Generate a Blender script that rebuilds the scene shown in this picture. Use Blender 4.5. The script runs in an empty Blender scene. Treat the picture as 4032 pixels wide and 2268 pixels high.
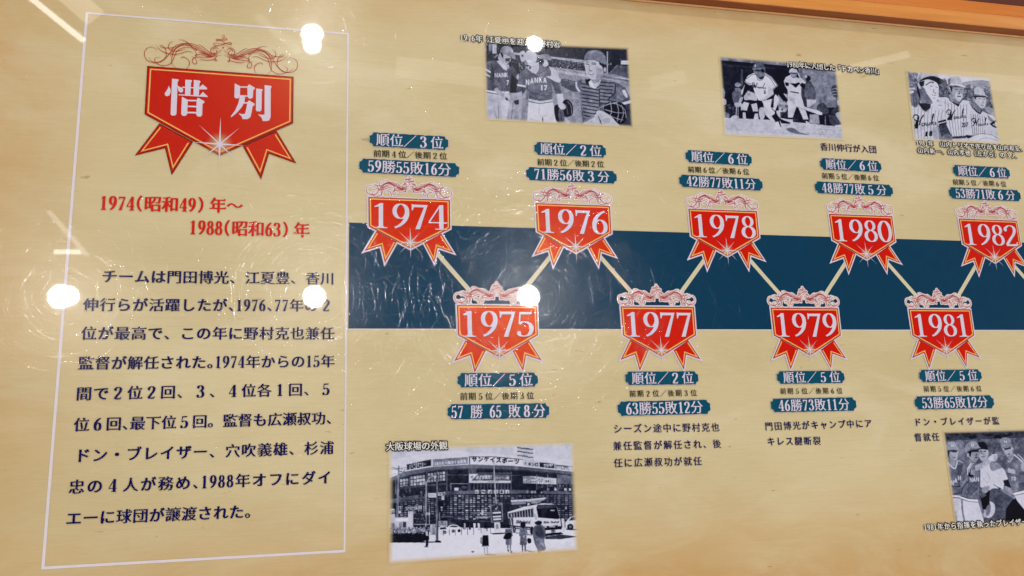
import bpy, math, random
import numpy as np
from mathutils import Vector, Matrix
from mathutils.geometry import delaunay_2d_cdt

random.seed(7)
rng = np.random.default_rng(7)
S = bpy.context.scene
COL = S.collection

# ------------------------------------------------------------------ camera
# the panel lies flat (z = 0), the camera is held one metre above it
F = 3292.87
RX, RY, RZ = 0.22102, -0.222357, -0.0362886
def rotm(a, b, c):
    return Matrix.Rotation(c, 3, 'Z') @ Matrix.Rotation(b, 3, 'Y') @ Matrix.Rotation(a, 3, 'X')
RM = rotm(RX, RY, RZ)
cam = bpy.data.cameras.new('camera')
camo = bpy.data.objects.new('camera', cam)
COL.objects.link(camo)
cam.sensor_width = 36.0
cam.lens = 36.0 * F / 4032.0
cam.clip_start = 0.01
cam.clip_end = 100
camo.matrix_world = Matrix.Translation((0, 0, 1)) @ RM.to_4x4()
S.camera = camo
S.view_settings.view_transform = 'Standard'
S.view_settings.look = 'None'
S.view_settings.exposure = 0.07
S.view_settings.gamma = 1.0

# ------------------------------------------------------------------ room light
W = bpy.data.worlds.new('World')
S.world = W
W.use_nodes = True
bg = W.node_tree.nodes['Background']
bg.inputs[0].default_value = (1.0, 0.93, 0.84, 1)
bg.inputs[1].default_value = 0.09

LAMP_H = 2.4
def downlight(bx, by, r, power, col=(1.0, 0.93, 0.85), h=LAMP_H):
    l = bpy.data.lights.new('downlight', 'AREA')
    l.shape = 'DISK'
    l.size = 2 * r
    l.energy = power
    l.color = col
    o = bpy.data.objects.new('downlight', l)
    o.location = (bx * (1 + h), by * (1 + h), h)
    COL.objects.link(o)
    return o
for (bx, by, r, p) in ((-.0148, .550, .044, 3.2), (-.0145, .5345, .036, 1.9),  # second, smaller disc added to double the lamp's reflection
                       (.2781, .5610, .036, 2.6),
                       (-.2825, .2054, .044, 3.2), (-.2745, .2060, .036, 2.2),  # second disc likewise added for a doubled reflection
                       (-.0074, .2083, .043, 3.6), (.2553, .2121, .045, 5.0)):
    downlight(bx, by, r, p)
# added fill lamps, unseen outside the mirrored field, continuing the ceiling's downlight grid
for (x, y) in ((-2.6, -1.2), (-2.6, 1.2), (-1.0, -1.7), (1.2, -1.9), (3.2, -1.7), (5.0, 0.2), (4.8, 2.4), (3.2, 3.6), (1.2, 3.6), (-1.0, 3.4)):
    downlight(x / (1 + LAMP_H), y / (1 + LAMP_H), .06, 13.5 if x < 0 else 28.0, (1.0, .955, .885))

def reflection_strip(pts, power, col=(1, .95, .9), h=LAMP_H):
    """thin area light laid so that its reflection runs between two board points"""
    (x0, y0), (x1, y1), wd = pts
    l = bpy.data.lights.new('reflection_strip', 'AREA')
    l.shape = 'RECTANGLE'
    k = 1 + h
    L = math.hypot(x1 - x0, y1 - y0) * k
    l.size = L
    l.size_y = wd * k
    l.energy = power
    l.color = col
    o = bpy.data.objects.new('reflection_strip', l)
    o.location = ((x0 + x1) / 2 * k, (y0 + y1) / 2 * k, h)
    o.rotation_euler = (0, 0, math.atan2(y1 - y0, x1 - x0))
    COL.objects.link(o)
reflection_strip(((-.352, .577), (-.279, .5170), .0070), .30)
reflection_strip(((-.318, .592), (-.268, .5480), .026), .22, (1, .88, .76))

# ------------------------------------------------------------------ helpers
def B(px, py):
    """pixel of the 4032-wide photograph -> point of the panel plane"""
    d = RM @ Vector(((px - 2016) / F, -(py - 1134) / F, -1.0))
    t = -1.0 / d.z
    return (d.x * t, d.y * t)

# weak area lights added to imitate pale reflections of the room on the film
for (a, b_, wd, L) in (((1560, 262), (1930, 306), .030, 1.3), ((3270, 288), (3580, 212), .011, 1.8), ((3700, 305), (4040, 335), .028, 1.0),
                       ((2560, 330), (2700, 300), .020, 1.0), ((190, 830), (345, 1008), .0050, 4.0), ((212, 992), (322, 992), .0055, 12.0), ((1010, 60), (1180, 205), .010, 1.6)):
    p0, p1 = B(*a), B(*b_)
    ar = math.hypot(p1[0] - p0[0], p1[1] - p0[1]) * wd * (1 + LAMP_H) ** 2
    reflection_strip((p0, p1, wd), L * math.pi * ar)

def lin(c):
    c = c / 255.0
    return c / 12.92 if c <= 0.04045 else ((c + 0.055) / 1.055) ** 2.4
GAIN = 0.80
def seen(r, g, b):
    return tuple(min(0.9, max(0.0, (lin(v) - 0.010)) / GAIN) for v in (r, g, b)) + (1,)

MAT = {}
def ink(name, rgb, rough=.22, metallic=0.0, grain=0.05):
    if name in MAT: return MAT[name]
    m = bpy.data.materials.new(name)
    m.use_nodes = True
    nt = m.node_tree
    p = nt.nodes['Principled BSDF']
    geo = nt.nodes.new('ShaderNodeNewGeometry')
    n = nt.nodes.new('ShaderNodeTexNoise')
    n.inputs['Scale'].default_value = 55
    n.inputs['Detail'].default_value = 5
    nt.links.new(geo.outputs['Position'], n.inputs['Vector'])
    mx = nt.nodes.new('ShaderNodeMixRGB')
    mx.blend_type = 'MULTIPLY'
    mx.inputs['Color1'].default_value = rgb
    ramp = nt.nodes.new('ShaderNodeMapRange')
    ramp.inputs['From Min'].default_value = .3
    ramp.inputs['From Max'].default_value = .7
    ramp.inputs['To Min'].default_value = 1 - grain
    ramp.inputs['To Max'].default_value = 1 + grain
    nt.links.new(n.outputs['Fac'], ramp.inputs['Value'])
    mx.inputs['Fac'].default_value = 1
    nt.links.new(ramp.outputs['Result'], mx.inputs['Color2'])
    nt.links.new(mx.outputs['Color'], p.inputs['Base Color'])
    laminate(nt, p, rough)
    p.inputs['Metallic'].default_value = metallic
    MAT[name] = m
    return m

def laminate(nt, p, rough=.22):
    """clear glossy film over a finely pebbled print"""
    p.inputs['Roughness'].default_value = rough
    p.inputs['Specular IOR Level'].default_value = .22
    p.inputs['Coat Weight'].default_value = 1.0
    p.inputs['Coat Roughness'].default_value = .022
    p.inputs['Coat IOR'].default_value = 1.48
    geo = nt.nodes.new('ShaderNodeNewGeometry')
    n = nt.nodes.new('ShaderNodeTexNoise')
    n.inputs['Scale'].default_value = 420
    n.inputs['Detail'].default_value = 3
    nt.links.new(geo.outputs['Position'], n.inputs['Vector'])
    b = nt.nodes.new('ShaderNodeBump')
    b.inputs['Strength'].default_value = .12
    b.inputs['Distance'].default_value = .0006
    nt.links.new(n.outputs['Fac'], b.inputs['Height'])
    nt.links.new(b.outputs['Normal'], p.inputs['Normal'])

def mesh(name, verts, faces, mat, parent=None, z=0.0, label=None, smooth=False):
    me = bpy.data.meshes.new(name)
    me.from_pydata([(v[0], v[1], (v[2] if len(v) > 2 else 0.0) + z) for v in verts], [], faces)
    me.update()
    if mat: me.materials.append(mat)
    o = bpy.data.objects.new(name, me)
    COL.objects.link(o)
    if parent: o.parent = parent
    if label: o['label'] = label
    if smooth: me.shade_smooth()
    return o

def empty(name, loc=(0, 0, 0), parent=None, label=None):
    o = bpy.data.objects.new(name, None)
    o.empty_display_size = .02
    COL.objects.link(o)
    o.location = loc
    if parent: o.parent = parent
    if label: o['label'] = label
    return o

def area2(p):
    return sum(p[i][0] * p[(i + 1) % len(p)][1] - p[(i + 1) % len(p)][0] * p[i][1] for i in range(len(p))) / 2

def union(polys, eps=1e-7):
    """union of simple polygons as triangles, all facing up"""
    vs, fs = [], []
    for p in polys:
        if abs(area2(p)) < 1e-14: continue
        if area2(p) < 0: p = p[::-1]
        k = len(vs)
        vs += [Vector((q[0], q[1])) for q in p]
        fs.append(list(range(k, k + len(p))))
    r = delaunay_2d_cdt(vs, [], fs, 1, eps)
    V = [(v.x, v.y) for v in r[0]]
    out = []
    for f, src in zip(r[2], r[5]):
        if not src: continue
        out.append(tuple(f) if area2([V[i] for i in f]) > 0 else tuple(reversed(f)))
    return V, out

def catmull(pts, n=7, closed=False):
    P = [np.array(p, float) for p in pts]
    if len(P) < 3: return [tuple(p) for p in P]
    ext = [2 * P[0] - P[1]] + P + [2 * P[-1] - P[-2]]
    if closed: ext = [P[-1]] + P + [P[0], P[1]]
    out = []
    for i in range(1, len(ext) - 2):
        p0, p1, p2, p3 = ext[i - 1:i + 3]
        for k in range(n):
            t = k / n
            out.append(tuple(0.5 * ((2 * p1) + (-p0 + p2) * t + (2 * p0 - 5 * p1 + 4 * p2 - p3) * t * t + (-p0 + 3 * p1 - 3 * p2 + p3) * t ** 3)))
    out.append(tuple(ext[-2]))
    return out

def stroke(pts, w0, w1=None, taper=False):
    """quads along a centreline; the width follows the direction (thick upright, thin level) when w1 is given"""
    n = len(pts)
    L, R = [], []
    for i in range(n):
        a = pts[max(0, i - 1)]; b = pts[min(n - 1, i + 1)]
        dx, dy = b[0] - a[0], b[1] - a[1]
        l = math.hypot(dx, dy) or 1e-9
        dx, dy = dx / l, dy / l
        w = w0 if w1 is None else math.sqrt((w0 * dy) ** 2 + (w1 * dx) ** 2)
        if taper:
            t = i / (n - 1)
            w *= .35 + .65 * min(1, 4 * min(t, 1 - t))
        L.append((pts[i][0] - dy * w / 2, pts[i][1] + dx * w / 2))
        R.append((pts[i][0] + dy * w / 2, pts[i][1] - dx * w / 2))
    return [[L[i], R[i], R[i + 1], L[i + 1]] for i in range(n - 1)]

def disc(x, y, r, n=10, ry=None):
    ry = ry or r
    return [(x + r * math.cos(2 * math.pi * i / n), y + ry * math.sin(2 * math.pi * i / n)) for i in range(n)]

def offset_poly(p, d):
    """mitred offset outward by d"""
    if area2(p) < 0: p = p[::-1]
    n = len(p); out = []
    for i in range(n):
        a, b, c = p[i - 1], p[i], p[(i + 1) % n]
        e1 = np.array((b[0] - a[0], b[1] - a[1])); e1 /= (np.linalg.norm(e1) + 1e-12)
        e2 = np.array((c[0] - b[0], c[1] - b[1])); e2 /= (np.linalg.norm(e2) + 1e-12)
        n1 = np.array((e1[1], -e1[0])); n2 = np.array((e2[1], -e2[0]))
        m = n1 + n2
        k = 1 + n1 @ n2
        m = m / max(k, .28)
        out.append((b[0] + m[0] * d, b[1] + m[1] * d))
    return out

def ribbons(name, curves, w, mat, parent, z, taper=False, step=2e-7, caps=False):
    """pen lines as flat strips; each strip climbs by a hair so that crossings never share a plane"""
    V, Fc = [], []; n = 0
    for l in curves:
        q = stroke(l, w, None, taper)
        for i, a in enumerate(q):
            n += 1
            k = len(V)
            if i == 0: V += [(*a[0], n * step), (*a[1], n * step)]; k += 2
            V += [(*a[3], (n + 1) * step), (*a[2], (n + 1) * step)]
            Fc.append((k - 2, k - 1, k + 1, k))
        n += 1
        if caps:
            for e in (l[0], l[-1]):
                n += 1; k = len(V); d = disc(e[0], e[1], w * .48, 10)
                V += [(*p, n * step) for p in d]; Fc.append(tuple(range(k, k + 10)))
    return mesh(name, V, Fc, mat, parent, z)

# ------------------------------------------------------------------ glyphs
fcur = bpy.data.curves.new('fontprobe', 'FONT')
fobj = bpy.data.objects.new('fontprobe', fcur)
COL.objects.link(fobj)
GL = {}
def contours(ch):
    """outlines of one glyph, em = 1, as closed point lists"""
    if ch in GL: return GL[ch]
    fcur.body = ch
    bpy.context.view_layer.update()
    dg = bpy.context.evaluated_depsgraph_get()
    c = fobj.evaluated_get(dg).to_curve(dg)
    out = []
    for s in c.splines:
        bp = s.bezier_points
        poly = []
        n = len(bp)
        for i in range(n):
            a, b = bp[i], bp[(i + 1) % n]
            p0, p1, p2, p3 = a.co, a.handle_right, b.co, b.handle_left
            poly.append((p0.x, p0.y))
            chord = (p2 - p0)
            L = chord.length or 1e-9
            dev = max(abs((p1 - p0).cross(chord).length), abs((p3 - p0).cross(chord).length)) / L
            if dev > .004:
                for k in range(1, 4):
                    t = k / 4; u = 1 - t
                    q = p0 * u ** 3 + p1 * 3 * u * u * t + p3 * 3 * u * t * t + p2 * t ** 3
                    poly.append((q.x, q.y))
        clean = []
        for q in poly:
            if not clean or math.hypot(q[0] - clean[-1][0], q[1] - clean[-1][1]) > .002: clean.append(q)
        if len(clean) > 2: out.append(clean)
    fobj.to_curve_clear()
    GL[ch] = out
    return out

def inside(pt, poly):
    x, y = pt; c = False
    for i in range(len(poly)):
        x1, y1 = poly[i]; x2, y2 = poly[i - 1]
        if (y1 > y) != (y2 > y) and x < (x2 - x1) * (y - y1) / (y2 - y1) + x1: c = not c
    return c

MG = {}
def mincho(ch, wx, wy):
    """glyph outline with thick uprights, thin level strokes and the triangular stroke ends of a Ming typeface"""
    key = (ch, wx, wy)
    if key in MG: return MG[key]
    cs = contours(ch)
    res = []
    kana = '\u3040' <= ch <= '\u30ff'
    if kana: wx, wy = wx + .006, wy + .012
    for ci, p in enumerate(cs):
        depth = sum(inside(p[0], q) for cj, q in enumerate(cs) if cj != ci)
        ccw = area2(p) > 0
        want = depth % 2 == 0
        if ccw != want: p = p[::-1]          # outer ccw, holes cw: outward normal is to the right
        n = len(p); q = []
        for i in range(n):
            a, b, c = p[i - 1], p[i], p[(i + 1) % n]
            l1 = math.hypot(b[0] - a[0], b[1] - a[1]) or 1e-9
            l2 = math.hypot(c[0] - b[0], c[1] - b[1]) or 1e-9
            n1 = ((b[1] - a[1]) / l1, -(b[0] - a[0]) / l1)
            n2 = ((c[1] - b[1]) / l2, -(c[0] - b[0]) / l2)
            mx = n1[0] if abs(n1[0]) > abs(n2[0]) else n2[0]
            my = n1[1] if abs(n1[1]) > abs(n2[1]) else n2[1]
            q.append((b[0] + mx * wx, b[1] + my * wy))
        if not kana and want:
            r = []
            m = len(q)
            for i in range(m):
                a, b, c, d = q[i - 1], q[i], q[(i + 1) % m], q[(i + 2) % m]
                # ccw outline going up a short right end: b -> c, then left along the top edge c -> d
                h = c[1] - b[1]
                if 0 < h < .095 and abs(c[0] - b[0]) < .02 and a[0] < b[0] - .12 and d[0] < c[0] - .12 and abs(a[1] - b[1]) < .02 and abs(d[1] - c[1]) < .02:
                    r.append(b)
                    r.append((c[0] + .012, c[1] - .004))
                    r.append((c[0] - .050, c[1] + .062))
                    nxt = (c[0] - .105, c[1])
                    r.append(nxt)
                    q[(i + 1) % m] = nxt
                    continue
                r.append(b)
            q = r
        res.append(q)
    MG[key] = res
    return res

GT = {}
def glyph_tris(ch, wx, wy):
    key = (ch, wx, wy)
    if key in GT: return GT[key]
    vs, fs = [], []
    for p in mincho(ch, wx, wy):
        k = len(vs); vs += [Vector(q) for q in p]; fs.append(list(range(k, k + len(p))))
    ed = [(f[i], f[(i + 1) % len(f)]) for f in fs for i in range(len(f))]
    r = delaunay_2d_cdt(vs, ed, [], 0, 1e-6)
    V = [(v.x, v.y) for v in r[0]]; T = []
    A = np.array([vs[i].to_tuple() for i, j in ed]); Bb = np.array([vs[j].to_tuple() for i, j in ed])
    for f in r[2]:
        cx, cy = sum(V[i][0] for i in f) / len(f), sum(V[i][1] for i in f) / len(f)
        side = (Bb[:, 0] - A[:, 0]) * (cy - A[:, 1]) - (cx - A[:, 0]) * (Bb[:, 1] - A[:, 1])
        wn = np.sum((A[:, 1] <= cy) & (Bb[:, 1] > cy) & (side > 0)) - np.sum((A[:, 1] > cy) & (Bb[:, 1] <= cy) & (side < 0))
        if wn <= 0: continue
        T.append(tuple(f) if area2([V[i] for i in f]) > 0 else tuple(reversed(f)))
    GT[key] = (V, T)
    return GT[key]

DG = {}
def digit(ch, th, tn, serif=True):
    """old-style serif numeral in a 0.6 x 1 box, built from calligraphic strokes"""
    key = (ch, th, tn)
    if key in DG: return DG[key]
    P = []
    C = lambda pts, cl=False: P.extend(stroke(catmull(pts, 6, cl), th, tn))
    if ch == '0':
        e = [(.3 + .20 * math.cos(a), .5 + .465 * math.sin(a)) for a in np.linspace(0, 2 * math.pi, 33)]
        P += stroke(e, th, tn)
    elif ch == '1':
        P.append([(.3 - th / 2, .02), (.3 + th / 2, .02), (.3 + th / 2, .985), (.3, .995), (.3 - th / 2, .96)])
        P.append([(.12, .86), (.12, .82), (.3, .87), (.3, .99)])
        P.append([(.12, 0), (.48, 0), (.48, tn), (.12, tn)])
        P.append([(.3 - th / 2 - .05, tn * .9), (.3 + th / 2 + .05, tn * .9), (.3 + th / 2 - .01, tn + .06), (.3 - th / 2 + .01, tn + .06)])
    elif ch == '2':
        C([(.10, .73), (.13, .86), (.28, .965), (.43, .90), (.47, .74), (.40, .54), (.25, .32), (.09, .06)])
        P.append(disc(.115, .735, th * .42))
        P.append([(.07, 0), (.50, 0), (.53, .20), (.50, .20), (.46, max(tn, .05) + .05), (.07, max(tn, .05) + .02)])
    elif ch == '3':
        C([(.11, .80), (.16, .92), (.28, .965), (.40, .91), (.44, .77), (.37, .60), (.22, .53)])
        C([(.22, .53), (.38, .50), (.475, .30), (.42, .11), (.27, .03), (.14, .06), (.08, .18)])
        P.append(disc(.12, .80, th * .40)); P.append(disc(.10, .18, th * .42))
    elif ch == '4':
        P += stroke([(.37, .97), (.05, .30)], tn * 1.15)
        P.append([(.03, .25), (.57, .25), (.57, .25 + max(tn, .05)), (.03, .25 + max(tn, .05))])
        P.append([(.40 - th / 2, .02), (.40 + th / 2, .02), (.40 + th / 2, .995), (.35, .985), (.40 - th / 2, .90)])
        P.append([(.22, 0), (.56, 0), (.56, tn), (.22, tn)])
    elif ch == '5':
        P.append([(.13, .87), (.42, .87), (.48, .90), (.49, .99), (.45, .965), (.14, .965)])
        P += stroke([(.15, .95), (.115, .50)], tn * 1.2)
        C([(.115, .50), (.22, .575), (.35, .56), (.46, .44), (.465, .24), (.38, .08), (.24, .03), (.13, .06), (.08, .17)])
        P.append(disc(.10, .17, th * .42))
    elif ch in '69':
        Q = []
        Q += stroke(catmull([(.47, .965), (.33, .87), (.19, .68), (.125, .45), (.13, .25)], 6), th, tn)
        Q += stroke([(.30 + .178 * math.cos(a), .31 + .285 * math.sin(a)) for a in np.linspace(0, 2 * math.pi, 29)], th, tn)
        P = Q if ch == '6' else [[(.6 - x, 1 - y) for x, y in q] for q in Q]
    elif ch == '7':
        P.append([(.08, .87), (.50, .87), (.54, .975), (.12, .975), (.10, .995), (.08, .995)])
        P.append([(.08, .90), (.08, .74), (.11, .74), (.15, .88)])
        P.append([(.44, .90), (.54, .975), (.31, 0), (.31 - th * 1.05, 0)])
    elif ch == '8':
        P += stroke([(.30 + .145 * math.cos(a), .745 + .215 * math.sin(a)) for a in np.linspace(0, 2 * math.pi, 27)], th * .9, tn)
        P += stroke([(.30 + .185 * math.cos(a), .275 + .245 * math.sin(a)) for a in np.linspace(0, 2 * math.pi, 27)], th, tn)
    DG[key] = P
    return P

HALF = '0123456789'
FULL = '０１２３４５６７８９'
def widths(ch):
    if ch in HALF: return .5
    if ch in '､｡ ()': return .5
    if ch == '|': return .25
    return 1.0

def text_line(name, s, x0, y0, x1, y1, em, mat, parent, z, wx=.018, wy=-.014, dth=.150, dtn=.045, halo=None, halo_w=.0, halo_mat=None, label=None, xf=None, digit_h=.80):
    """one line of lettering; (x0, y0) and (x1, y1) are the lower left and lower right of its ink in photograph pixels, em in pixels"""
    if xf is None:
        a = np.array(B(x0, y0)); b = np.array(B(x1, y1))
        up = np.array(B(x0, y0 - em)) - a
        ems = np.linalg.norm(up)
    else:
        a, b, ems = np.array((x0, y0)), np.array((x1, y1)), em
    ex = (b - a); L = np.linalg.norm(ex); ex = ex / L
    ey = np.array((-ex[1], ex[0]))
    ws = [widths(c) for c in s]
    tot = sum(ws)
    # pitch fills the line; the letters keep their own proportions unless the line is tight
    pitch = (L / ems + .06) / tot
    gx = min(1.0, pitch) * ems
    tri_v, tri_f = [], []
    hv, hf = [], []
    cx = -.03 * ems
    for ch, w in zip(s, ws):
        adv = w * pitch * ems
        c0 = cx + adv / 2
        cx += adv
        if ch in ' |\u3000': continue
        if ch in HALF or ch in FULL:
            full = ch in FULL
            d = HALF[FULL.index(ch)] if full else ch
            sx = gx * (.92 if full else .80); sy = ems * digit_h
            P = digit(d, dth, dtn)
            f = lambda p: tuple(a + ex * (c0 + (p[0] - .3) * sx) + ey * (.03 * ems + p[1] * sy))
            V, T = union([[f(p) for p in q] for q in P])
            k = len(tri_v); tri_v += V; tri_f += [tuple(i + k for i in t) for t in T]
            if halo_w:
                P2 = digit(d, dth + 2 * halo_w, dtn + 2 * halo_w)
                V, T = union([[f(p) for p in q] for q in P2])
                k = len(hv); hv += V; hf += [tuple(i + k for i in t) for t in T]
        else:
            g = {'､': '、', '｡': '。', '(': '（', ')': '）'}.get(ch, ch)
            off = {'､': .27, '｡': .27, '(': -.32, ')': .32}.get(ch, 0.0)
            cs = mincho(g, wx, wy)
            f = lambda p: tuple(a + ex * (c0 + (p[0] - .5 + off) * gx) + ey * ((p[1] + .08) * ems))
            gv, gt = glyph_tris(g, wx, wy)
            k = len(tri_v); tri_v += [f(q) for q in gv]; tri_f += [tuple(i + k for i in t) for t in gt]
            if halo_w:
                H = []
                for p in cs:
                    n = len(p)
                    for i in range(n):
                        u, v = p[i], p[(i + 1) % n]
                        l = math.hypot(v[0] - u[0], v[1] - u[1])
                        if l < 1e-5: continue
                        ux, uy = (v[0] - u[0]) / l * halo_w, (v[1] - u[1]) / l * halo_w
                        H.append([f(q) for q in ((u[0] - ux * .7 + uy, u[1] - uy * .7 - ux), (v[0] + ux * .7 + uy, v[1] + uy * .7 - ux), (v[0] + ux * .7 - uy, v[1] + uy * .7 + ux), (u[0] - ux * .7 - uy, u[1] - uy * .7 + ux))])
                V, T = union(H)
                k = len(hv); hv += V; hf += [tuple(i + k for i in t) for t in T]
    o = mesh(name, tri_v, tri_f, mat, parent, z, label)
    if halo_w:
        mesh('dark_outline' if halo_mat is None else 'outline', hv, hf, halo_mat or MAT['black'], o, z - .00012)
    return o

# ------------------------------------------------------------------ inks
WHITE = ink('pale_lavender_white', seen(210, 202, 224), grain=.02)
WHITE2 = ink('caption_white', seen(240, 236, 244), grain=.02)
LINE = ink('pale_rule', seen(218, 210, 220), grain=.03)
NAVY = ink('navy_ink', seen(14, 10, 84), grain=.1)
BLACK = ink('black', seen(22, 20, 24), grain=.1)
RED = ink('badge_red', seen(204, 20, 0), grain=.03, rough=.26)
REDB = ink('title_red', seen(190, 20, 0), grain=.03)
for _m, _t in ((RED, (1, .45, .10)), (REDB, (1, .45, .2))):
    _p = _m.node_tree.nodes['Principled BSDF']
    _p.inputs['Specular Tint'].default_value = (*_t, 1)
    _p.inputs['Specular IOR Level'].default_value = .9
    _p.inputs['Roughness'].default_value = .27
REDT = ink('text_red', seen(200, 36, 10), grain=.05)
MAROON = ink('maroon_edge', seen(128, 20, 14))
SCROLL = ink('scroll_red', seen(170, 20, 20))
GOLD = ink('gold_line', seen(250, 178, 104), grain=.04)
GOLD2 = ink('gold_line_dark', seen(205, 130, 62), grain=.04)
BLUE = ink('band_blue', seen(0, 62, 90), grain=.06)
TEAL = ink('plaque_blue', seen(0, 78, 102), grain=.06)
PINK = ink('scroll_halo', seen(232, 212, 216), grain=.03)
BEIGE = ink('connector_beige', seen(206, 199, 172), grain=.03)

def paper_colour(m):
    nt = m.node_tree; N = nt.nodes; Lk = nt.links.new
    p = N['Principled BSDF']
    geo = N.new('ShaderNodeNewGeometry')
    def noise(scale, stretch, detail=4, rough=.55, seed=0, dist=0):
        mp = N.new('ShaderNodeMapping'); mp.inputs['Scale'].default_value = stretch
        mp.inputs['Location'].default_value = (seed, seed * .7, 0)
        mp.inputs['Rotation'].default_value = (0, 0, .03)
        Lk(geo.outputs['Position'], mp.inputs['Vector'])
        n = N.new('ShaderNodeTexNoise'); n.inputs['Scale'].default_value = scale
        n.inputs['Detail'].default_value = detail; n.inputs['Roughness'].default_value = rough
        n.inputs['Distortion'].default_value = dist
        Lk(mp.outputs['Vector'], n.inputs['Vector'])
        return n.outputs['Fac']
    def rng_(v, a, b, c=0, d=1, smooth=True):
        r = N.new('ShaderNodeMapRange'); r.inputs['From Min'].default_value = a; r.inputs['From Max'].default_value = b
        r.inputs['To Min'].default_value = c; r.inputs['To Max'].default_value = d
        if smooth: r.interpolation_type = 'SMOOTHSTEP'
        Lk(v, r.inputs['Value']); return r.outputs['Result']
    def mix(f, a, b, mode='MIX'):
        x = N.new('ShaderNodeMixRGB'); x.blend_type = mode
        if isinstance(f, float): x.inputs['Fac'].default_value = f
        else: Lk(f, x.inputs['Fac'])
        for s, v in (('Color1', a), ('Color2', b)):
            if isinstance(v, tuple): x.inputs[s].default_value = v
            else: Lk(v, x.inputs[s])
        return x.outputs['Color']
    def mul(a, b):
        x = N.new('ShaderNodeMath'); x.operation = 'MULTIPLY'
        for i, v in enumerate((a, b)):
            if isinstance(v, (int, float)): x.inputs[i].default_value = v
            else: Lk(v, x.inputs[i])
        return x.outputs[0]
    sx = N.new('ShaderNodeSeparateXYZ'); Lk(geo.outputs['Position'], sx.inputs[0])
    base = mix(rng_(noise(3.2, (1, 2.0, 1), 5, .6, 3), .3, .7), seen(199, 184, 145), seen(210, 196, 159))
    # broad pale clouds
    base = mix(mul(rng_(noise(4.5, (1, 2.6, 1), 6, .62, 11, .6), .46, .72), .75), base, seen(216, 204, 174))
    # brushed fibres
    base = mix(mul(rng_(noise(16, (1, 24, 1), 6, .68, 5), .42, .78), .16), base, seen(174, 148, 96))
    base = mix(mul(rng_(noise(60, (1, 9, 1), 5, .7, 9), .46, .8), .30), base, seen(226, 214, 180))
    # printed orange mottling along the lower border; browner towards left and upper borders
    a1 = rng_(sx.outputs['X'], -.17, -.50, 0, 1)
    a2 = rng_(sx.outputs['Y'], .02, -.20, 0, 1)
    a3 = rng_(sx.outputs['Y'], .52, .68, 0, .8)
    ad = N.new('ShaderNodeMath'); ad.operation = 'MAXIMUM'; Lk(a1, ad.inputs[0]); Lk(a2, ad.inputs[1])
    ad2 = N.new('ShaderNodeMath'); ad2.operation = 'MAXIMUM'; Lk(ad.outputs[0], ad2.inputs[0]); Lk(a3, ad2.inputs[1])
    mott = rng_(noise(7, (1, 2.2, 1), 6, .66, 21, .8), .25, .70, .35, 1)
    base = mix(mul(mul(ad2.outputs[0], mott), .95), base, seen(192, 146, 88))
    # brown flecks
    fl = rng_(noise(38, (1, 3.2, 1), 3, .5, 31), .70, .78)
    base = mix(mul(fl, .42), base, seen(128, 78, 34))
    fl2 = rng_(noise(15, (1, 2.4, 1), 4, .7, 41), .70, .82)
    base = mix(mul(fl2, .32), base, seen(176, 104, 44))
    return base
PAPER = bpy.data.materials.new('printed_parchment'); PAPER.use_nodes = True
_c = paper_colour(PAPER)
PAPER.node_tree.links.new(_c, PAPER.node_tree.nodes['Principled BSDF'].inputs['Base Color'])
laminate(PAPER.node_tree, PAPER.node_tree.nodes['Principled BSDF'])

# ------------------------------------------------------------------ the panel
panel = empty('history_panel')
panel['label'] = 'glossy beige museum panel printed with a timeline of red badges, old photographs and Japanese text'
panel['category'] = 'panel'
X0, X1, Y0, YT = -1.2, 2.0, -.75, .6390
Z1, Z2, Z3, Z4, Z5, Z6 = .0002, .0004, .0009, .0012, .0016, .0018
b = .012
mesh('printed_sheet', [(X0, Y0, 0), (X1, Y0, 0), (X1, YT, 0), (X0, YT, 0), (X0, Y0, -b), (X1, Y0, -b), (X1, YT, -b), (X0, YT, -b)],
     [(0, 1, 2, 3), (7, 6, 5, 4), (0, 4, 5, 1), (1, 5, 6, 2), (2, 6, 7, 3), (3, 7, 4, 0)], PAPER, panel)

# blue band
x0 = B(1374, 880)[0]
mesh('blue_band', [(x0, .1699), (X1 - .1, .1699), (X1 - .1, .3013), (x0, .3013)], [(0, 1, 2, 3)], BLUE, panel, Z1)
mesh('band_edge', [(x0, .1688), (X1 - .1, .1688), (X1 - .1, .1698), (x0, .1698)], [(0, 1, 2, 3)], LINE, panel, Z1)

# white rule frame round the introduction
fx0, fx1, fy0, fy1 = -.2800, .0310, -.0850, .5550
for (p, q) in (((fx0, fy0), (fx0 + .0031, fy1)), ((fx1 - .0022, fy0), (fx1, fy1)), ((fx0 + .0031, fy1 - .0023), (fx1 - .0022, fy1)), ((fx0 + .0031, fy0), (fx1 - .0022, fy0 + .0029))):
    mesh('border_rule', [p, (q[0], p[1]), q, (p[0], q[1])], [(0, 1, 2, 3)], LINE, panel, Z2)

# connectors
TOPX = [.1068 + k * .21322 for k in range(6)]
BOTX = [.2145 + k * .21322 for k in range(5)]
TY, BY = .3345, .1993
zz = []
for k in range(6):
    zz.append((TOPX[k], TY - .030))
    if k < 5: zz.append((BOTX[k], BY - .022))
for i in range(len(zz) - 1):
    q = stroke([zz[i], zz[i + 1]], .0056)
    mesh('connector', q[0], [(0, 1, 2, 3)] if area2(q[0]) > 0 else [(3, 2, 1, 0)], BEIGE, panel, Z2 + .00001 * (i % 2))

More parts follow.
